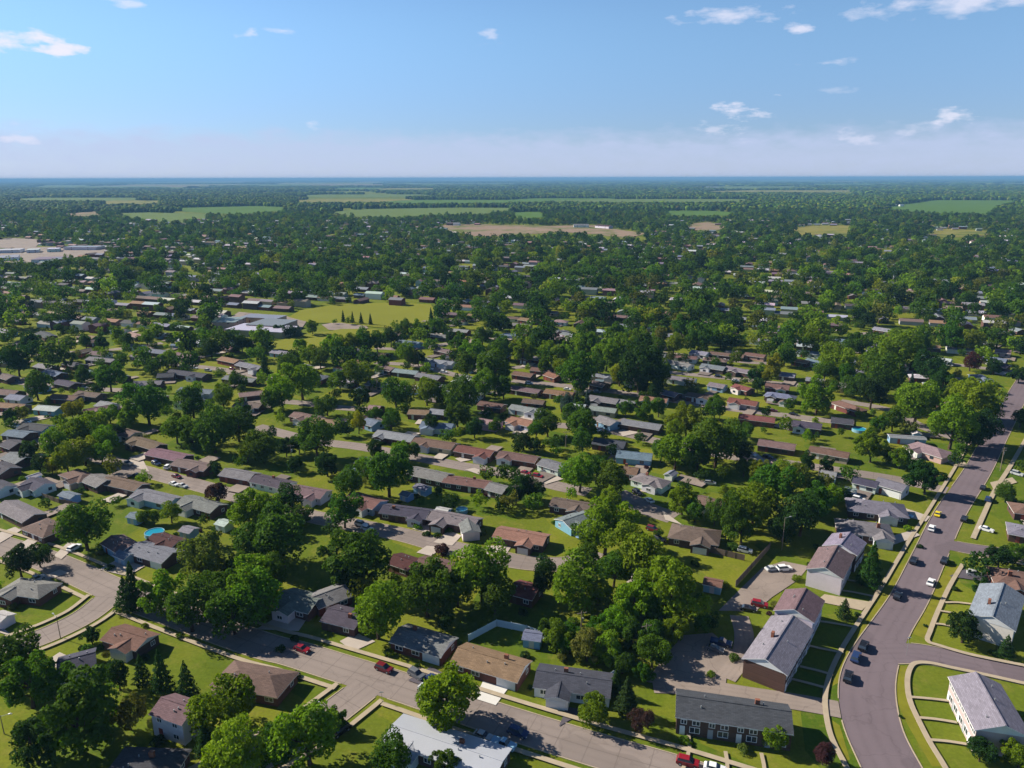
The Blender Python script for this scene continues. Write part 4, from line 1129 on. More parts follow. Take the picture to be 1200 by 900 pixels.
# ================================================================== TREES (crown centre x y, crown radius in photograph pixels, tone, shape, height factor)
TREES = """98 618 29 m|22 660 19 d|45 652 14 d|155 688 15 d c 1.5|146 696 13 d c 1.2|187 697 26 b|222 714 29 m|272 716 30 m|238 657 29 o|292 682 33 b|33 800 34 m|18 770 30 m|88 842 48 m|40 870 30 d|263 826 36 b|107 746 10 d|138 792 15 d r 1.3|165 785 12 d c 1.2|188 787 15 d c 1.3|218 800 14 d c 1.4|240 866 15 d c 1.0|150 838 20 o|272 893 36 y
330 632 36 m|318 675 20 m|424 655 36 m|408 672 22 d|298 700 30 b|262 690 24 m|442 722 30 b|500 692 34 m|536 690 24 m|565 672 36 b|580 700 24 m|525 815 36 b|505 822 18 m|360 862 40 b|325 880 24 m|462 886 26 m|520 894 16 m|395 845 14 m
710 620 32 b|672 682 34 b|700 700 22 b|750 655 36 b|782 690 38 b|745 702 28 b|720 668 22 m|655 745 19 b|688 756 21 o|715 762 20 b|742 742 18 m|765 765 20 m|790 736 17 b|700 738 16 m|770 720 20 m|668 752 16 m|700 750 17 b|730 776 15 m|752 788 12 m|640 738 12 m|776 766 11 d|764 744 18 m|722 735 18 b|694 830 20 b r .9|735 815 16 d c 1.1|722 800 12 d c 1.0|750 846 15 p|856 608 14 m r 2.1|838 600 12 m r 1.6|884 592 30 b|905 570 28 m|870 618 20 m|636 682 15 d r 1.3|690 650 16 m
1022 662 16 d c 1.25|990 713 9 d c 1.0|1130 737 19 d r .95|1150 880 16 d r .9|1180 757 10 d c 1.0|910 865 14 b r 1.1|1196 886 16 b|1150 688 11 d|1172 652 14 d|1192 650 12 m|965 886 12 p|940 604 28 d|956 590 22 m|918 618 18 d|1010 680 7 m
42 453 18 m|128 443 18 m|94 441 11 m|112 440 9 m|200 420 11 b|178 430 11 m|190 424 9 b|247 409 12 d|65 522 17 b|85 508 20 b|108 500 21 b|124 513 18 b|78 540 18 b|98 530 18 y|118 532 14 b|60 548 10 y|140 506 9 d|146 492 12 b|128 486 12 b|172 474 27 m|152 484 14 b|225 472 20 m|261 465 15 b|206 504 18 b|250 508 26 m|226 512 16 m|278 496 24 m|289 530 14 b|253 549 8 d r 1.2|254 578 14 p|30 533 13 d|46 545 12 d|38 524 9 m|26 483 8 y|84 480 12 y|68 494 8 b|92 476 8 o|200 602 14 b r .9|167 607 9 b|180 606 10 m|10 490 10 d
353 447 24 b|330 461 20 b|318 470 14 m|383 475 14 m|417 439 18 b|398 446 12 b|421 467 13 d|464 462 20 m|500 460 17 b|518 462 12 m|544 464 25 m|478 418 14 b|490 421 9 d|370 517 24 m|350 520 13 m|383 545 17 d r .9|420 497 10 y r 1.3|458 490 14 m|440 486 10 m|455 556 30 m|430 548 16 b|411 566 20 m|403 600 22 m|440 526 12 d|470 530 13 b|486 528 10 m|505 496 9 d r 1.3|536 486 16 m|556 503 12 d|580 500 9 m|578 430 25 m|547 428 16 m|567 452 19 b|556 412 16 b|308 525 20 m|338 590 20 d|312 598 20 b|290 600 26 b|352 606 14 m|300 636 26 m|275 664 16 m|345 545 10 d|335 525 12 d|590 455 14 m
675 436 26 m|658 430 12 b|711 417 20 b|750 430 33 d|772 438 18 m|726 440 14 y|700 430 14 m|636 430 10 m|655 418 14 b|753 453 9 d r 1.2|767 461 10 d r 1.2|733 479 10 m|755 480 14 m|772 478 12 m|688 468 6 s c 1.3|664 474 9 s r 1.4|676 470 7 d c 1.2|642 497 17 m|628 505 12 m|683 498 22 m|672 488 16 m|683 518 16 m|614 517 12 d|626 522 10 d|805 494 20 b|790 505 14 b|792 530 24 b|775 528 16 m|840 520 32 m|818 535 20 m|862 515 20 m|838 480 14 m|870 530 14 d|680 556 24 b|717 565 22 m|700 548 14 m|614 572 16 d|628 576 12 d|605 580 12 d|800 588 18 b|815 600 14 m|856 580 12 b|892 553 14 b|872 548 12 m|715 590 16 b
958 467 22 b|945 462 12 b|980 425 24 b|966 436 14 m|990 440 14 m|1050 412 28 b|1036 440 28 m|1022 462 20 d|1002 452 16 m|1092 432 20 d|1104 450 18 d|1068 450 6 s c 1.6|1075 474 28 b|1062 466 16 b|1139 468 28 b|1120 458 16 b|1158 478 16 m|1117 500 30 b|1150 502 22 d|1135 512 18 d|1022 525 16 b r 1.2|1010 520 10 b|1055 537 14 b|1040 535 10 m|1086 562 20 d|1047 493 15 m|1030 498 12 m|928 560 22 b|915 552 14 b|948 543 11 d r 1.2|970 546 10 d|972 582 16 b|957 572 14 m|1197 490 12 d|1180 577 13 m|1185 588 8 d|905 430 14 y|898 442 9 y|885 440 10 d|920 416 14 m|902 408 10 m|1000 405 16 m|1020 420 14 b|888 452 9 d|875 505 10 m|1115 395 18 m|1140 400 16 b|1082 400 14 m|1170 396 14 m|1195 440 10 d|1138 424 12 p|1165 430 10 d|960 405 14 b|945 395 12 b|820 400 14 m|845 398 12 m
20 425 18 d|35 405 14 d|44 410 12 d|8 418 12 d|80 405 10 m|118 403 10 d|100 400 9 m|150 400 10 m|138 394 9 b|172 396 10 b|222 400 14 d|238 392 10 m|283 403 11 d|268 396 9 d|306 398 14 b|296 404 9 m|310 430 7 d c 1.5|274 445 9 m r 1.2|335 432 14 m|345 425 10 b|362 415 12 b|390 408 16 b|408 404 15 b|426 402 15 m|442 402 13 m|458 396 12 d|375 422 12 m|352 405 9 b|448 425 9 m|540 402 12 m|528 396 9 d|510 385 10 m|565 395 12 m|590 410 14 m|612 412 16 b|630 400 14 m|640 410 12 b|683 405 16 b|690 390 14 m|720 396 16 m|745 400 16 b|770 408 12 m|790 405 12 b|800 385 14 m
402 371 3.0 d c 1.7|413 372 2.9 d c 1.7|423 373 2.9 d c 1.7|434 374 2.9 d c 1.7|340 388 8 d|325 386 6 d|505 371 4 d c 1.8|497 390 9 d|490 384 9 b|475 386 10 m|366 384 9 b|350 388 5 s c 1"""
NICKS = {'694 830': 'the round tree on the front street', '525 815': 'the bright tree above the white metal roof', '88 842': 'the largest tree near the lower edge', '1022 662': 'the conifer by the white-gabled terrace', '383 545': 'the dark dome-shaped tree',
         '856 608': 'the tall slim tree', '1086 562': 'the dark round tree at the main road', '518 643': 'the burgundy shrub', '254 578': 'the burgundy tree by the second street', '688 468': 'the blue-green conifer', '905 430': 'the brightest yellow-green tree', '42 453': 'the lone tree amid the far roofs', '958 467': 'the round lawn tree'}
HAND = {'694 830': 'round clipped green tree on the kerb lawn beside the long dark grey ranch', '525 815': 'bright green tree overhanging the front street above the white metal roof', '88 842': 'very large mid green tree filling the lower corner', '1022 662': 'dark pointed conifer on the lawn of the white-gabled terrace',
        '383 545': 'dark dome-shaped tree standing on a bright back lawn', '856 608': 'tall slim green tree by the dark fence and parking court', '1086 562': 'dark round tree casting a long shadow across the main road', '750 846': 'burgundy-leaved tree on the lawn by the front street', '254 578': 'burgundy tree at the driveway end of the second street',
        '1130 737': 'dark round tree at the gable of the terrace above the side road', '1150 880': 'dark round bush-like tree at the terrace with three garden paths', '910 865': 'small bright tree in front of the dark terrace facing the camera', '965 886': 'small burgundy tree on the dark lawn beside the main road bend', '272 893': 'yellow-green tree cut by the bottom edge',
        '360 862': 'large bright tree beside the short side street', '905 430': 'brightest yellow-green tree, standing among far red and grey roofs', '1138 424': 'burgundy tree by the blue two-storey house far up the main road'}
SPEC = []
for s in TREES.replace('\n', '|').split('|'):
    q = s.split()
    SPEC.append((float(q[0]), float(q[1]), float(q[2]), q[3], q[4] if len(q) > 4 else 'r', float(q[5]) if len(q) > 5 else 1.0, '%s %s' % (q[0], q[1])))
for (x, y, r_, tone, shp, zs, key) in SPEC:
    if y < 610 and shp == 'r': r_ *= 0.92
    put_tree(x, y, r_, tone, shp, zs, HAND.get(key), NICKS.get(key))
N_MANUAL = len(SPEC)

# hedges and low shrubs that show one by one
SHRUBS = """518 643 11 p|500 625 5 d|512 627 5 d|52 641 7 d|1010 680 6 m|700 790 9 b|672 730 9 m|1085 733 3 d|1055 839 3 d|118 758 6 d|112 790 7 m|660 770 8 o|860 640 8 m|600 800 5 d|622 805 4 d|488 780 5 d|210 745 6 m|700 772 10 b|735 700 10 b|815 660 6 d|620 640 5 d|545 622 4 d|560 625 5 d|1005 720 4 d|955 700 5 m|860 770 7 m|833 790 6 b|850 685 7 b|800 700 9 b|820 700 7 m|120 640 8 m|255 590 4 m|300 616 8 m|170 770 6 d|205 815 7 d|95 760 5 d|330 760 7 d|345 748 6 d|455 765 6 d|540 775 4 d|555 785 4 d|640 800 4 d|705 812 4 d|1040 625 6 b|1055 610 5 m|1078 640 4 d|988 650 5 d|1120 690 4 d|1150 700 4 d|1165 765 6 d|1140 870 5 d|1128 812 3 d"""
for s in SHRUBS.replace('\n', '|').split('|'):
    q = s.split()
    key = '%s %s' % (q[0], q[1])
    put_tree(float(q[0]), float(q[1]), float(q[2]), q[3], 's', 0.9, 'round burgundy shrub on the verge of the second street' if key == '518 643' else None, NICKS.get(key))

# ================================================================== things of the gardens
def pool(px, py, rpx, label, nick=None, water=M_POOL):
    p = G(px, py, 1.0); r = rpx * depth_of(p) / FOC
    o = link('swimming_pool', None, None, (p.x, p.y, 0))
    m = MB(); k = 28
    for i in range(k):
        a, b = 2 * math.pi * i / k, 2 * math.pi * (i + 1) / k
        ca, sa, cb, sb = math.cos(a), math.sin(a), math.cos(b), math.sin(b)
        m.quad((ca * r, sa * r, 0), (cb * r, sb * r, 0), (cb * r, sb * r, 1.25), (ca * r, sa * r, 1.25))
        q = r - .22
        m.quad((cb * q, sb * q, 0.9), (ca * q, sa * q, 0.9), (ca * q, sa * q, 1.25), (cb * q, sb * q, 1.25))
        m.quad((ca * r, sa * r, 1.25), (cb * r, sb * r, 1.25), (cb * q, sb * q, 1.25), (ca * q, sa * q, 1.25))
    m.build('pool_wall', M_POOLW, o)
    w = MB(); w.poly([(math.cos(2 * math.pi * i / k) * (r - .21), math.sin(2 * math.pi * i / k) * (r - .21), 1.12) for i in range(k)])
    w.build('water', water, o)
    l = MB(); l.tube((r + .1, -.25, 0), (r - .05, -.25, 1.7), .04, .04); l.tube((r + .1, .25, 0), (r - .05, .25, 1.7), .04, .04)
    for z in (.4, .8, 1.2): l.tube((r + .06, -.25, z), (r + .06, .25, z), .03, .03)
    l.build('ladder', M_METAL, o)
    tag(o, label, 'swimming pool', 'round pools in the gardens')
    if nick: landmark(nick, p)
pool(181, 624, 11, 'round bright blue above-ground pool in front of the dark maroon house', 'the round blue pool')
pool(1007, 503, 8, 'round bright blue pool on the big back lawn near the main road', 'the pool on the back lawn')
pool(541, 597, 7, 'pale blue round pool behind the second-street ranch roof', None)
pool(80, 508, 4, 'small far blue pool among trees and roofs', None)

def umbrella(px, py): pass
def pole(px, py_base, py_top, kind, label, yaw=0.0, nick=None):
    b = G(px, py_base); d = math.hypot(b.x, b.y)
    # height from the pixel of the top, on the vertical above the foot
    lo, hi = 1.0, 30.0
    for _ in range(40):
        mid = (lo + hi) / 2
        if to_px((b.x, b.y, mid))[1] > py_top: lo = mid
        else: hi = mid
    h = min(lo, 14.0)
    if kind == 'utility':
        o = link('utility_pole', None, None, b, yaw)
        m = MB(); m.tube((0, 0, -.2), (0, 0, h), .17, .11, 8); m.build('pole', M_POLE, o)
        for zz in (h - .5, h - 1.4)[:1 if h < 8 else 2]:
            c = MB(); c.box(-1.25, 1.25, -.2, -.08, zz - .07, zz + .07); co = c.build('crossarm', M_POLE, o)
            for x in (-1.1, -.45, .45, 1.1):
                i = MB(); i.tube((x, -.14, zz + .07), (x, -.14, zz + .27), .05, .04, 6); i.build('insulator', M_METAL, co)
        t = MB(); t.tube((.32, .05, h - 3.0), (.32, .05, h - 2.0), .26, .26, 10); t.build('transformer', M_METAL, o)
        tag(o, label, 'utility pole', 'utility poles between the back gardens')
    elif kind == 'lamp':
        o = link('street_lamp', None, None, b, yaw)
        m = MB(); m.tube((0, 0, -.1), (0, 0, h - .1), .10, .07, 8); m.build('pole', M_POLE, o)
        a = MB(); a.tube((0, 0, h - .3), (1.7, 0, h), .045, .035, 6); a.build('arm', M_METAL, o)
        l = MB(); l.solid([(1.4, h - .07), (2.1, h - .07), (2.15, h + .02), (1.8, h + .12), (1.4, h + .06)], -.14, .14); l.build('lamp_head', M_METAL, o)
        tag(o, label, 'street lamp', 'street lamps')
    else:
        o = link('street_sign', None, None, b, yaw)
        m = MB(); m.tube((0, 0, -.1), (0, 0, h), .04, .04, 6); m.build('pole', M_METAL, o)
        s = MB(); s.box(-.45, .45, -.06, -.045, h - .3, h - .08); s.build('sign_plate', M_SIGNW, o)
        tag(o, label, 'street sign', 'street signs')
    if nick: landmark(nick, b)
pole(756, 766, 731, 'utility', 'pale wooden utility pole with crossarm in the middle of the tangled hedge', .3, 'the utility pole in the hedge')
pole(681, 742, 716, 'utility', 'wooden utility pole with crossarm between tall trees behind the blue shed', .3)
pole(71, 748, 722, 'lamp', 'street lamp on the straight side street by the corner house', 2.5)
pole(382, 852, 828, 'lamp', 'street lamp on the short side street across from the dark parked car', 2.4)
pole(448, 824, 810, 'sign', 'small street sign at the front street junction')
pole(916, 645, 606, 'lamp', 'tall grey lamp post in front of the big dark tree by the parking court', .2)
pole(1172, 552, 524, 'utility', 'utility pole on the far kerb of the main road beyond the tree shade', .4)
pole(1062, 768, 746, 'sign', 'thin sign post on the corner of the main road and side road')
pole(342, 543, 521, 'utility', 'utility pole on the bright lawn near the dark dome-shaped tree', .2)
pole(604, 592, 568, 'utility', 'pale utility pole beside the dark trees on the third street', .2)
pole(5, 860, 838, 'lamp', 'street lamp at the lower corner beside the largest tree', .2)
pole(663, 524, 505, 'utility', 'utility pole behind trees on the bright back lawn of the third street', .2)
pole(958, 566, 546, 'utility', 'pale utility pole next to the dark narrow tree on the fourth street', .2)
pole(843, 493, 476, 'utility', 'utility pole next to the red-roofed house by the fifth street', .2)
pole(442, 460, 442, 'utility', 'utility pole among the trees beyond the dark round tree', .2)
pole(850, 632, 600, 'utility', 'wooden pole against the tall slim tree', .4)

def fence(pix, h, mat, label, name='fence'):
    P = [G(*q) for q in pix]
    o = link(name, None, None, P[0])
    m = MB()
    for a, b in zip(P[:-1], P[1:]):
        a, b = a - P[0], b - P[0]
        t = (b - a).normalized(); n = Vector((-t.y, t.x, 0)) * .03
        n0 = len(m.v)
        for q in (a + n, b + n, b - n, a - n): m.v.append((q.x, q.y, .05))
        for q in (a + n, b + n, b - n, a - n): m.v.append((q.x, q.y, h))
        for f in ((0, 3, 2, 1), (4, 5, 6, 7), (0, 1, 5, 4), (1, 2, 6, 5), (2, 3, 7, 6), (3, 0, 4, 7)): m.f.append(tuple(n0 + i for i in f)); m.m.append(0)
    m.build('panel', mat, o)
    for a, b in zip(P[:-1], P[1:]):
        L = (b - a).length; k = max(1, int(L / 2.6))
        for i in range(k + 1):
            q = a.lerp(b, i / k) - P[0]
            m = MB(); m.box(q.x - .07, q.x + .07, q.y - .07, q.y + .07, -.05, h + .12); m.build('post', mat, o)
    tag(o, label, 'fence', 'garden fences')
    return o
M_VINYL = plain('white_vinyl', (0.55, 0.66, 0.76), 0.5, 0.06, 1.0)
fence([(549, 752), (582, 734), (617, 741), (650, 754)], 1.9, M_VINYL, 'white vinyl fence round the back garden of the tan-roofed ranch')
fence([(705, 806), (724, 792)], 2.2, M_VINYL, 'short white fence panel at the end of the long dark grey ranch')
fence([(802, 640), (850, 652), (872, 657)], 1.9, M_WOOD, 'dark wooden fence in front of the fenced brown hip house')
fence([(862, 688), (880, 668), (902, 643)], 2.0, M_WOOD, 'dark wooden fence along the edge of the parking court')
fence([(785, 596), (850, 600), (900, 604)], 1.8, M_WOOD, 'dark fence behind the long narrow lawn near the clipped hedge')
fence([(50, 583), (70, 590), (92, 594)], 1.6, M_WOOD, 'dark wooden fence across the top of the long back lawn')
fence([(1040, 515), (1085, 518)], 1.6, M_VINYL, 'pale fence in front of the low carport behind the pinkish house')
fence([(440, 604), (470, 612)], 1.6, M_WOOD, 'dark fence beside the dark grey second-street ranch')

# ================================================================== vehicles (x, y, heading in pixels)
CARS = [
 (354, 760, 30, 11, 'car', 'red', 'red car driving along the front street'), (450, 783, 30, 11, 'suv', 'maroon', 'dark red car parked by the kerb under a tree on the front street'), (399, 856, -25, 17, 'suv', 'black', 'black car parked on the short side street'),
 (488, 790, 28, 16, 'suv', 'grey', 'grey car parked in deep shade on the driveway of the grey ranch'), (509, 796, 28, 16, 'car', 'dark blue', 'dark blue car in deep shade next to the grey one'),
 (566, 862, 30, 11, 'car', 'silver', 'silver car at the kerb between the bright tree and white metal roof'), (590, 872, 30, 11, 'pickup', 'light blue', 'light blue pickup truck in the shade beside the white metal roof'), (607, 858, 30, 11, 'suv', 'dark blue', 'dark blue car parked at the near kerb of the front street'),
 (42, 679, 20, -8, 'pickup', 'silver', 'silver pickup truck beside the corner house'), (87, 642, 16, -9, 'suv', 'white', 'white car on the driveway by the bend street'),
 (1012, 757, 12, -25, 'suv', 'black', 'black car parked farthest of the three by the grey terrace'), (1003, 770, 10, -25, 'suv', 'dark blue', 'dark blue car parked middle of the three by the grey terrace'), (994, 793, 6, -25, 'suv', 'black', 'black car parked nearest of the three by the grey terrace'),
 (1052, 698, 12, -25, 'car', 'black', 'black car parked at the kerb opposite the corner terrace'), (1091, 682, 12, -25, 'car', 'white', 'white car parked at the kerb of the corner terrace lawn'), (1107, 657, 12, -25, 'suv', 'black', 'black car on the main road at the small junction'), (1071, 657, 12, -25, 'suv', 'black', 'black car at the kerb by the grey hip houses'),
 (1092, 619, 12, -25, 'suv', 'white', 'white van-like car at the kerb below the yellow car'), (1099, 602, 12, -25, 'car', 'yellow', 'yellow car at the kerb below the dark round tree'), (1130, 608, 12, -25, 'suv', 'black', 'black car on the far kerb opposite the yellow car'), (1156, 620, 14, 4, 'car', 'white', 'white car on the lawn driveway near the photo edge'),
 (1143, 673, 20, 4, 'suv', 'silver', 'silver car on the driveway of the brown hip house at the edge'), (890, 708, 20, 4, 'suv', 'red', 'red car in the parking court'), (877, 713, 20, 3, 'car', 'black', 'black car next to the red one in the parking court'),
 (845, 753, 22, 5, 'pickup', 'dark blue', 'dark blue pickup truck in the shaded arm of the parking court'), (838, 760, 22, 6, 'car', 'grey', 'grey car beside the dark blue pickup in the shaded court'), (905, 666, 20, -3, 'car', 'silver', 'silver car at the far end of the parking court'), (919, 666, 20, -2, 'suv', 'white', 'white car next to the silver one at the court end'),
 (806, 893, 20, 5, 'suv', 'red', 'red car at the bottom edge in front of the dark terrace'), (838, 900, 20, 5, 'car', 'white', 'white car cut by the bottom edge beside the red one'),
 (183, 543, 14, 5, 'suv', 'dark blue', 'dark car parked on the grass of the second street'), (197, 547, 8, -6, 'suv', 'white', 'white car parked nose-in on the second street'), (206, 548, 8, -6, 'suv', 'silver', 'silver car parked nose-in beside the white one'), (207, 558, 16, 5, 'car', 'maroon', 'dark maroon car on the second street'),
 (204, 567, 16, 5, 'car', 'white', 'white car in the short row on the near kerb of the second street'), (214, 569, 16, 5, 'car', 'silver', 'silver car at the end of the short row on the second street'), (149, 543, 14, 3, 'pickup', 'tan', 'tan pickup truck at the far end of the second street'), (161, 557, 16, 4, 'car', 'black', 'black car behind the brown gabled house on the second street'),
 (560, 538, 14, 2, 'car', 'light blue', 'light blue car on the driveway of the red third-street house'), (569, 554, 14, 3, 'suv', 'maroon', 'dark maroon car on the third street'), (616, 554, 14, 3, 'car', 'red', 'red car on the third street'), (630, 558, 14, 3, 'suv', 'red', 'red estate car farther along the third street'),
 (761, 586, -12, -8, 'car', 'white', 'white car on the cul-de-sac kerb'), (753, 511, 14, 2, 'car', 'black', 'black car on the fourth street'), (423, 614, 20, 5, 'suv', 'white', 'white van-like car in the tree gap on the second street'), (430, 619, 20, 5, 'car', 'white', 'white car in front of the white van-like car'),
 (1062, 603, 14, 5, 'car', 'light blue', 'light blue car beside the grey hip house by the main road'), (1048, 576, 12, 2, 'car', 'white', 'white car in front of the white-walled house'), (1006, 585, 12, 3, 'suv', 'white', 'white car behind the grey hip house by the main road'), (1055, 605, 12, 3, 'suv', 'grey', 'grey car next to the light blue one'),
 (873, 645, 16, 3, 'suv', 'white', 'white van-like vehicle on the lawn by the dark fence'), (747, 577, 10, 6, 'suv', 'black', 'black car in front of the grey hip house at the cul-de-sac'), (765, 620, 14, 4, 'suv', 'maroon', 'dark maroon car on the driveway of the fenced house'), (772, 632, 12, 6, 'suv', 'black', 'black car nearer on the driveway of the fenced house'),
 (930, 485, 12, 2, 'car', 'black', 'black car in front of the dark grey fifth-street house'), (1172, 474, 10, -18, 'suv', 'white', 'white car far up the main road'), (1152, 571, 10, -22, 'car', 'black', 'black car on the far kerb of the main road by a pale driveway'), (1192, 555, 14, 4, 'suv', 'silver', 'silver car near the photo edge beyond the shade'),
 (906, 481, 12, 1, 'car', 'maroon', 'dark maroon car by the red house on the fifth street'), (900, 535, 12, 3, 'car', 'black', 'black car on the driveway of the fourth-street house'), (1018, 400, 10, 1, 'car', 'white', 'white car far among the trees'), (1158, 585, 9, -20, 'suv', 'dark blue', 'dark blue car half behind a tree on the far kerb'),
 (484, 409, 12, 0, 'car', 'black', 'black car on the far street beside the playing field'), (272, 432, 10, 2, 'car', 'maroon', 'maroon car on a far street below the school'), (832, 566, 10, 1, 'suv', 'silver', 'silver car at the end of the long narrow lawn'), (500, 807, 26, 12, 'car', 'silver', 'silver car at the kerb in front of the shaded driveway'),
]
for c in CARS: put_car(*c)
for c in ((1175, 655, 16, 3, 'suv', 'black'), (640, 552, 12, 2, 'car', 'silver'), (320, 586, 14, 4, 'suv', 'black'), (326, 600, 10, 5, 'car', 'white'), (45, 452, 9, 1, 'suv', 'white'), (70, 451, 9, 1, 'car', 'white'), (98, 454, 9, 1, 'car', 'silver'), (116, 455, 9, 1, 'suv', 'white'), (76, 430, 9, 1, 'car', 'white'), (20, 447, 9, 1, 'suv', 'grey'),
          (228, 431, 9, 1, 'car', 'white'), (244, 434, 9, 1, 'suv', 'silver'), (300, 440, 9, 1, 'car', 'black'), (504, 432, 9, 1, 'car', 'white'), (520, 436, 9, 1, 'suv', 'white'), (842, 441, 9, 1, 'suv', 'black'), (815, 417, 9, 0, 'car', 'white'), (850, 422, 9, 0, 'car', 'white'), (862, 446, 9, 1, 'car', 'white'), (665, 456, 9, 1, 'car', 'white'),
          (700, 459, 9, 1, 'suv', 'grey'), (620, 449, 9, 1, 'suv', 'white'), (1050, 484, 9, 3, 'car', 'white'), (1112, 428, 9, 1, 'suv', 'white'), (880, 533, 12, 3, 'suv', 'silver'), (805, 522, 12, 3, 'car', 'silver'), (700, 504, 12, 2, 'car', 'silver'), (18, 499, 9, 2, 'suv', 'white'), (32, 494, 9, 2, 'car', 'light blue')):
    put_car(*c)

# ================================================================== the rest of the town and the woods
def free_of_open(px, py):
    return not any(in_poly(px, py, P) for P in OPEN)
HP = np.array([[h[0], h[1]] for h in HOUSE_RECT])
uv = (FD[-40] - FD[60]); ANG = math.atan2(uv.y, uv.x)
ROAD_PTS = np.array([[p.x, p.y] for P, hw in ROADS for p in densify(P, 4.0)])
def hits_house(x, y, mar):
    d2 = (HP[:, 0] - x) ** 2 + (HP[:, 1] - y) ** 2
    for i in np.nonzero(d2 < 900)[0]:
        cx, cyy, rz, hl, hw = HOUSE_RECT[i]
        lx = (x - cx) * math.cos(rz) + (y - cyy) * math.sin(rz); ly = -(x - cx) * math.sin(rz) + (y - cyy) * math.cos(rz)
        if abs(lx) < hl + mar and abs(ly) < hw + mar: return True
    return False
def road_dist(x, y):
    return math.sqrt(((ROAD_PTS[:, 0] - x) ** 2 + (ROAD_PTS[:, 1] - y) ** 2).min())

# --- further houses: rows along streets that run with the front street
ra = random.Random(21)
AUTO_H = []
ux, uy = math.cos(ANG), math.sin(ANG)
for row in range(-50, 165):
    if row % 2 == 0: base_off = row * 29.0
    else: base_off = row * 29.0 - 5
    for k in range(-135, 135):
        s_ = k * 17.5 + ra.uniform(-2.5, 2.5)
        x, y = ux * s_ - uy * base_off, uy * s_ + ux * base_off + 400
        if y < 200: continue
        px, py = to_px((x, y, 2))
        if not (-130 < px < 1330 and 258 < py < 482): continue
        if px > 560 and px < 760 and py < 283: continue
        if not free_of_open(px, py): continue
        if py > 376 and (hits_house(x, y, 7.5) or road_dist(x, y) < 8.5): continue
        keep = 0.9 if py > 330 else (0.75 if py > 285 else 0.5)
        if px > 640: keep *= 0.75
        if ra.random() > keep: continue
        AUTO_H.append((math.hypot(x, y), x, y, ANG + ra.choice((0, 0, 0, math.pi / 2)) + ra.uniform(-.05, .05)))
AUTO_H.sort(key=lambda t: (not 0 < to_px((t[1], t[2], 2))[0] < 1200, t))      # the ones in view first
n_house = sum(1 for t in COL.objects if t.parent is None and t.get('category') == 'house')
SINGLE = max(0, 300 - n_house)
RK = ['lg', 'wh', 'br', 'pb', 'gr', 'gr', 'dk', 'tn', 'lg', 'lg', 'pk', 'pb', 'bl', 'wh']
for d, x, y, a in AUTO_H[:SINGLE]:
    house_at(Vector((x, y, 0)), a, ra.uniform(10, 15), ra.uniform(6.0, 7.2), 2.5, .34, ra.choice('gggh'), ra.choice(RK), ra.choice('kkdwtdb'), {})
def far_houses(rows):
    V, F, T, Mi = [], [], [], []
    for d, x, y, a in rows:
        L, W, he, zr = ra.uniform(10, 16), ra.uniform(6.5, 8), ra.choice((2.8, 2.8, 5.2)), 0
        zr = he + W * .18
        c, s = math.cos(a), math.sin(a)
        rc = jit(ROOFS[ra.choice(RK)][0], .15, ra); wc = jit(WALLS[ra.choice('kdkwtgd')][0], .15, ra)
        def P(lx, ly, z): return (x + lx * c - ly * s, y + lx * s + ly * c, z)
        n = len(V)
        V += [P(-L/2, -W/2, 0), P(L/2, -W/2, 0), P(L/2, W/2, 0), P(-L/2, W/2, 0), P(-L/2, -W/2, he), P(L/2, -W/2, he), P(L/2, W/2, he), P(-L/2, W/2, he), P(-L/2, 0, zr), P(L/2, 0, zr)]
        T += [wc] * 10
        F += [(n, n+1, n+5, n+4), (n+2, n+3, n+7, n+6), (n+1, n+2, n+6, n+5), (n+3, n, n+4, n+7), (n+5, n+6, n+9, n+9), (n+7, n+4, n+8, n+8)]
        n = len(V); o = .5
        V += [P(-L/2-o, -W/2-o, he - .05), P(L/2+o, -W/2-o, he - .05), P(L/2+o, 0, zr + .15), P(-L/2-o, 0, zr + .15), P(L/2+o, W/2+o, he - .05), P(-L/2-o, W/2+o, he - .05)]
        T += [rc] * 6
        F += [(n, n+1, n+2, n+3), (n+3, n+2, n+4, n+5)]
    V = np.array(V); F = [tuple(dict.fromkeys(f)) for f in F]
    t = NT('distant_house_paint', 0.8, 0.15); a_ = t.N.new('ShaderNodeVertexColor'); a_.layer_name = 'tone'; t.base(a_.outputs[0])
    me = bpy.data.meshes.new('distant_houses'); me.from_pydata(V.tolist(), [], F)
    at = me.color_attributes.new('tone', 'FLOAT_COLOR', 'POINT')
    at.data.foreach_set('color', np.concatenate([np.array(T), np.ones((len(T), 1))], 1).astype(np.float32).ravel())
    me.materials.append(t.mat)
    tag(link('distant_houses', me), 'far rooftops of the town half hidden among the trees', 'houses', kind='stuff')
far_houses(AUTO_H[SINGLE:])
# little sheds in the back gardens
rsh = random.Random(44)
for (cx, cyy, rz, hl, hw) in list(HOUSE_RECT):
    d = math.hypot(cx, cyy)
    if not 230 < d < 560 or rsh.random() > .30: continue
    s_ = rsh.choice((-1, 1)); a = rsh.uniform(-hl, hl); q = s_ * (hw + rsh.uniform(5, 11))
    qx, qy = cx + a * math.cos(rz) - q * math.sin(rz), cyy + a * math.sin(rz) + q * math.cos(rz)
    if hits_house(qx, qy, 3.0) or road_dist(qx, qy) < 8: continue
    house_at(Vector((qx, qy, 0)), rz + rsh.choice((0, math.pi / 2)), rsh.uniform(3, 4.5), rsh.uniform(2.4, 3.2), 2.1, .4, 'g', rsh.choice(('wh', 'gr', 'lg', 'bl', 'br')), rsh.choice('wwtbg'), dict(small=1, name='garden_shed', cat='shed', kind='shed', group='sheds in the gardens'))
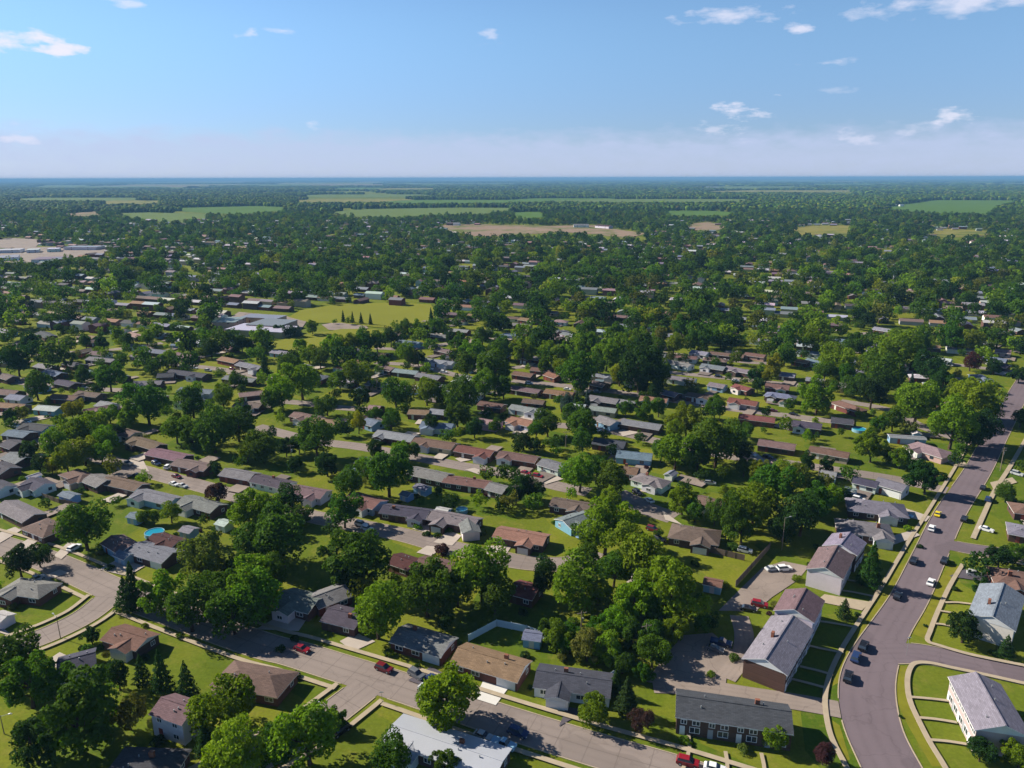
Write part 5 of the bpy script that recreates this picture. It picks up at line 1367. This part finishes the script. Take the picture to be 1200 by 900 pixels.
# pale concrete drives and patios beside the middle-distance houses
rd_ = random.Random(31)
for (cx, cyy, rz, hl, hw) in list(HOUSE_RECT):
    d = math.hypot(cx, cyy)
    if not 250 < d < 800 or rd_.random() < .2: continue
    s_ = rd_.choice((-1, 1)); a0 = rd_.uniform(-hl * .8, hl * .5); w_, l_ = rd_.uniform(3.5, 7), rd_.uniform(5, 11)
    P = [(a0, s_ * (hw + .1)), (a0 + w_, s_ * (hw + .1)), (a0 + w_, s_ * (hw + l_)), (a0, s_ * (hw + l_))]
    if s_ < 0: P.reverse()
    m = MB(); z = nz(0.0005)
    m.poly([(cx + p * math.cos(rz) - q * math.sin(rz), cyy + p * math.sin(rz) + q * math.cos(rz), z) for p, q in P])
    tag(m.build('driveway', rd_.choice((M_DRIVE, M_CONCRETE_ROAD, M_LOT))), kind='structure')

# --- further trees
rt = np.random.default_rng(77)
def clump(x, y, s):      # smooth pseudo-noise 0..1
    return 0.5 + 0.25 * np.sin(x / s + 1.3 * np.sin(y / (s * 1.4))) + 0.25 * np.sin(y / s * 1.1 + 1.7 * np.sin(x / (s * 0.8) + 2))
HALF = 600 / FOC * 1.16
def band(d0, d1, per_ha):
    n = int(0.5 * 2 * HALF * (d1 ** 2 - d0 ** 2) / 1e4 * per_ha)
    y = np.sqrt(rt.uniform(d0 ** 2, d1 ** 2, n)); x = rt.uniform(-HALF, HALF, n) * (y * math.cos(R(PITCH)) + CAMH * math.sin(R(PITCH)))
    return x, y
def pix_of(x, y, z):
    p = np.stack([x, y, z], 1); m = np.array(CAM_I)
    q = p @ m[:3, :3].T + m[:3, 3]
    return 600 + FOC * q[:, 0] / -q[:, 2], 450 - FOC * q[:, 1] / -q[:, 2]
def mask_open(px, py):
    out = np.ones(len(px), bool)
    for P in OPEN:
        xs = [q[0] for q in P]; ys = [q[1] for q in P]
        c = np.nonzero((px > min(xs)) & (px < max(xs)) & (py > min(ys)) & (py < max(ys)))[0]
        for i in c:
            if in_poly(px[i], py[i], P): out[i] = False
    return out
tone_keys = ['d', 'm', 'm', 'b', 'b', 'y', 'o']
tone_rgb = np.array([TONES[k][0] for k in tone_keys])
CAND = []
# town trees, near edge: thinner among the roofs, thicker farther out
x, y = band(395, 2450, 88)
px, py = pix_of(x, y, np.full(len(x), 0.0))
dens = np.where(py > 415, 0.36, np.where(py > 385, 0.54, np.where(py > 340, 0.74, np.where(py > 302, 0.78, 1.0))))
dens = dens * np.where(px < 300, np.where(py > 330, 0.72, 0.9), 1.0) * np.where((px > 600), 1.02, 1.0)
dens = dens * (0.45 + 0.9 * clump(x, y, 55.0))
ok = (rt.uniform(0, 1, len(x)) < dens) & mask_open(px, py) & mask_open(*pix_of(x, y, np.full(len(x), 9.0)))
x, y, px, py = x[ok], y[ok], px[ok], py[ok]
keep = []
for i in range(len(x)):
    if py[i] > 376 and (hits_house(x[i], y[i], 3.0) or road_dist(x[i], y[i]) < 5.5): continue
    keep.append(i)
x, y = x[keep], y[keep]
cell = set()
for _d, hx, hy, _a in AUTO_H:
    for i_ in (-1, 0, 1):
        for j_ in (-1, 0): cell.add((int(hx // 7) + i_, int(hy // 7) + j_))
free = np.array([(int(a // 7), int(b // 7)) not in cell for a, b in zip(x, y)]) | (rt.uniform(0, 1, len(x)) < .25)
x, y = x[free], y[free]
rad = rt.gamma(7, 0.82, len(x)).clip(2.4, 9.5) * np.where(y > 1000, 0.80, 1.0)
# small garden trees between the nearer houses
x2, y2 = band(150, 560, 58)
px2, py2 = pix_of(x2, y2, np.zeros(len(x2)))
ok2 = [i for i in range(len(x2)) if py2[i] < 800 and mask_open(px2[i:i + 1], py2[i:i + 1])[0] and not hits_house(x2[i], y2[i], 2.2) and road_dist(x2[i], y2[i]) > 7.5 and not (840 < px2[i] < 1010 and py2[i] > 640) and (py2[i] < 600 or rt.uniform() < .35)]
x, y = np.concatenate([x, x2[ok2]]), np.concatenate([y, y2[ok2]])
rad = np.concatenate([rad, rt.uniform(1.3, 3.7, len(ok2))])
_px, _py = pix_of(x, y, np.zeros(len(x)))
order = np.argsort(-np.where((_px > 0) & (_px < 1200), rad / y, 0))
NSING = max(0, 300 - sum(1 for s in SPEC if True))
single, rest = order[:NSING], order[NSING:]
rs = random.Random(9)
for i in single:
    put_tree(0, 0, rad[i] / y[i] * FOC, rs.choice(tone_keys), 'r', rs.uniform(.85, 1.15), loc=Vector((x[i], y[i], 0)), Rm=rad[i])
# garden shrubs round the middle-distance houses
for (cx, cyy, rz, hl, hw) in HOUSE_RECT:
    d = math.hypot(cx, cyy)
    if d > 420 or rs.random() < .35: continue
    for _ in range(1 if d > 250 else 2):
        a = rs.uniform(-hl, hl); s_ = rs.choice((-1, 1)) * (hw + rs.uniform(1.2, 4))
        qx, qy = cx + a * math.cos(rz) - s_ * math.sin(rz), cyy + a * math.sin(rz) + s_ * math.cos(rz)
        if hits_house(qx, qy, .8) or road_dist(qx, qy) < 5.5: continue
        put_tree(0, 0, 4, rs.choice('ddmbop'), 's', .9, loc=Vector((qx, qy, 0)), Rm=rs.uniform(.8, 1.7))

def scatter(name, label, protos, x, y, rad, zs, tones):
    """many far trees as one mesh: each proto is (verts, quads)"""
    V, F, T = [], [], []; n0 = 0
    which = rt.integers(0, len(protos), len(x)); ang = rt.uniform(0, 6.283, len(x))
    for k, (pv, pf) in enumerate(protos):
        idx = np.nonzero(which == k)[0]
        if not len(idx): continue
        c, s = np.cos(ang[idx])[:, None], np.sin(ang[idx])[:, None]
        vx = (pv[None, :, 0] * c - pv[None, :, 1] * s) * rad[idx][:, None] + x[idx][:, None]
        vy = (pv[None, :, 0] * s + pv[None, :, 1] * c) * rad[idx][:, None] + y[idx][:, None]
        vz = np.broadcast_to(pv[None, :, 2], vx.shape) * (rad[idx] * zs[idx])[:, None]
        V.append(np.stack([vx, vy, vz], 2).reshape(-1, 3))
        F.append((pf[None] + (n0 + np.arange(len(idx)) * len(pv))[:, None, None]).reshape(-1, pf.shape[1]))
        T.append(np.repeat(tones[idx], len(pv), axis=0))
        n0 += len(idx) * len(pv)
    V = np.concatenate(V); F = np.concatenate(F); T = np.concatenate(T)
    me = raw_mesh(name, V, faces4=F if F.shape[1] == 4 else None, faces3=F if F.shape[1] == 3 else None, mat=M_LEAF_FAR, tone=T)
    tag(link(name, me), label, 'trees', kind='stuff')
def tones_for(n, dark=1.0):
    t = tone_rgb[rt.choice(len(tone_keys), n, p=[.22, .25, .2, .16, .08, .03, .06])]
    return t * rt.uniform(.55, 1.4, (n, 1)) * rt.uniform(.92, 1.08, (n, 3)) * dark
LOD1 = [crown_arrays(600 + k, 26, 30, 0.095, jitter=.5, puff=(.2, .36)) for k in range(5)]
def dome(seed, seg=6, rings=2, lump=.2):
    r = np.random.default_rng(seed); v = []
    for j in range(rings + 1):
        e = -0.25 + j / rings * 1.15
        for i in range(seg):
            a = 2 * math.pi * (i + .5 * (j % 2)) / seg; k = 1 + r.uniform(-lump, lump)
            v.append((math.cos(a) * math.cos(e) * k, math.sin(a) * math.cos(e) * k, 1.05 + .85 * math.sin(e) * k))
    v.append((0, 0, 1.9 + r.uniform(-.1, .1)))
    f = []
    for j in range(rings):
        for i in range(seg):
            a, b = j * seg + i, j * seg + (i + 1) % seg
            c, d = a + seg, b + seg
            if j % 2 == 0: f += [(a, b, c), (b, d, c)]
            else: f += [(a, b, d), (a, d, c)]
    t = len(v) - 1
    for i in range(seg): f.append((rings * seg + i, rings * seg + (i + 1) % seg, t))
    v = [(q[0], q[1], q[2]) for q in v]
    # skirt down to the ground
    n = len(v); v += [(x_ * .8, y_ * .8, 0.0) for x_, y_, _z in v[:seg]]
    for i in range(seg):
        a, b = i, (i + 1) % seg
        f += [(n + a, n + b, b), (n + a, b, a)]
    return np.array(v), np.array(f)
DOMES = [dome(700 + k) for k in range(8)]
LOD2 = [crown_arrays(640 + k, 15, 15, 0.15, jitter=.45, puff=(.24, .42)) for k in range(6)]
xr, yr, rr = x[rest], y[rest], rad[rest]
nr = yr < 1000
scatter('town_trees', 'trees of the town thinning the rows of roofs', LOD1, xr[nr], yr[nr], rr[nr], rt.uniform(.85, 1.2, nr.sum()), tones_for(nr.sum(), .97))
scatter('far_town_trees', 'farther trees covering the edge of the town', LOD2, xr[~nr], yr[~nr], rr[~nr], rt.uniform(.85, 1.2, (~nr).sum()), tones_for((~nr).sum(), .9))
def woods(d0, d1, per_ha, rlo, rhi, zlo, zhi, cover, scale, name, label, dark=1.0):
    x, y = band(d0, d1, per_ha)
    px, py = pix_of(x, y, np.zeros(len(x)))
    ok = (clump(x, y, scale) + rt.uniform(-.06, .06, len(x)) > 1 - cover) & mask_open(px, py) & mask_open(*pix_of(x, y, np.full(len(x), 11.0)))
    x, y = x[ok], y[ok]
    scatter(name, label, DOMES, x, y, rt.uniform(rlo, rhi, len(x)), rt.uniform(zlo, zhi, len(x)), tones_for(len(x), dark))
woods(2380, 4300, 62, 5.5, 8.5, .85, 1.2, .93, 230.0, 'forest', 'wide woodland beyond the town')
woods(4300, 9000, 13, 12, 19, .38, .55, .84, 520.0, 'far_forest', 'woods farther out between thin strips of farmland')
woods(30000, 60000, 0.12, 120, 200, .05, .075, .8, 4000.0, 'last_forest', 'the farthest line of woods on the horizon')
woods(9000, 30000, 0.85, 45, 80, .10, .15, .80, 1700.0, 'horizon_forest', 'woods blurring into the horizon')

# --- the air
def build_haze():
    m = MB(); m.box(-64000, 64000, -300, 60000, -1.0, CAMH + 14)
    mat = bpy.data.materials.new('haze'); mat.use_nodes = True
    nt = mat.node_tree; nt.nodes.clear()
    out = nt.nodes.new('ShaderNodeOutputMaterial'); v = nt.nodes.new('ShaderNodeVolumePrincipled')
    v.inputs['Color'].default_value = (*HAZE_COLOR, 1); v.inputs['Density'].default_value = HAZE_DENSITY
    v.inputs['Anisotropy'].default_value = 0.0
    nt.links.new(v.outputs[0], out.inputs['Volume'])
    mat.cycles.homogeneous_volume = True
    tag(m.build('haze', mat), 'pale blue summer haze over the town', 'haze', kind='stuff')
if HAZE_DENSITY > 0: build_haze()

# ================================================================== labels: look + how near it stands to a landmark
ORD = ['nearest', 'second nearest', 'third nearest', 'fourth nearest', 'fifth nearest', 'sixth nearest', 'seventh nearest', 'eighth nearest', 'ninth nearest', 'tenth nearest', 'eleventh nearest', 'twelfth nearest', 'thirteenth nearest', 'fourteenth nearest', 'fifteenth nearest', 'sixteenth nearest', 'seventeenth nearest', 'eighteenth nearest', 'nineteenth nearest', 'twentieth nearest'] + ['twenty-%s nearest' % w for w in ('first', 'second', 'third', 'fourth', 'fifth', 'sixth', 'seventh', 'eighth', 'ninth')]
def give_labels():
    by = {}
    for t in THINGS: by.setdefault(t[1], []).append(t)
    for look, ts in by.items():
        P = np.array([[t[2].x, t[2].y] for t in ts])
        best = [None] * len(ts)
        for nick, q in LANDMARKS:
            d = np.hypot(P[:, 0] - q.x, P[:, 1] - q.y)
            for rank, i in enumerate(np.argsort(d)):
                if len(look.split()) + len(nick.split()) + (1 if rank == 0 else 2) > 16: continue
                k = (rank * 25.0 + d[i], rank, nick)
                if best[i] is None or k < best[i]: best[i] = k
        for t, b in zip(ts, best):
            t[0]['label'] = '%s %s %s' % (look, ORD[b[1]] if b[1] < len(ORD) else 'one of the many far from', b[2])
give_labels()
print('far labels', sum('one of the many' in t[0]['label'] for t in THINGS))
print('objects', len(COL.objects), 'manual trees', N_MANUAL, 'houses', n_house, 'auto', len(AUTO_H), 'far trees', len(rest))
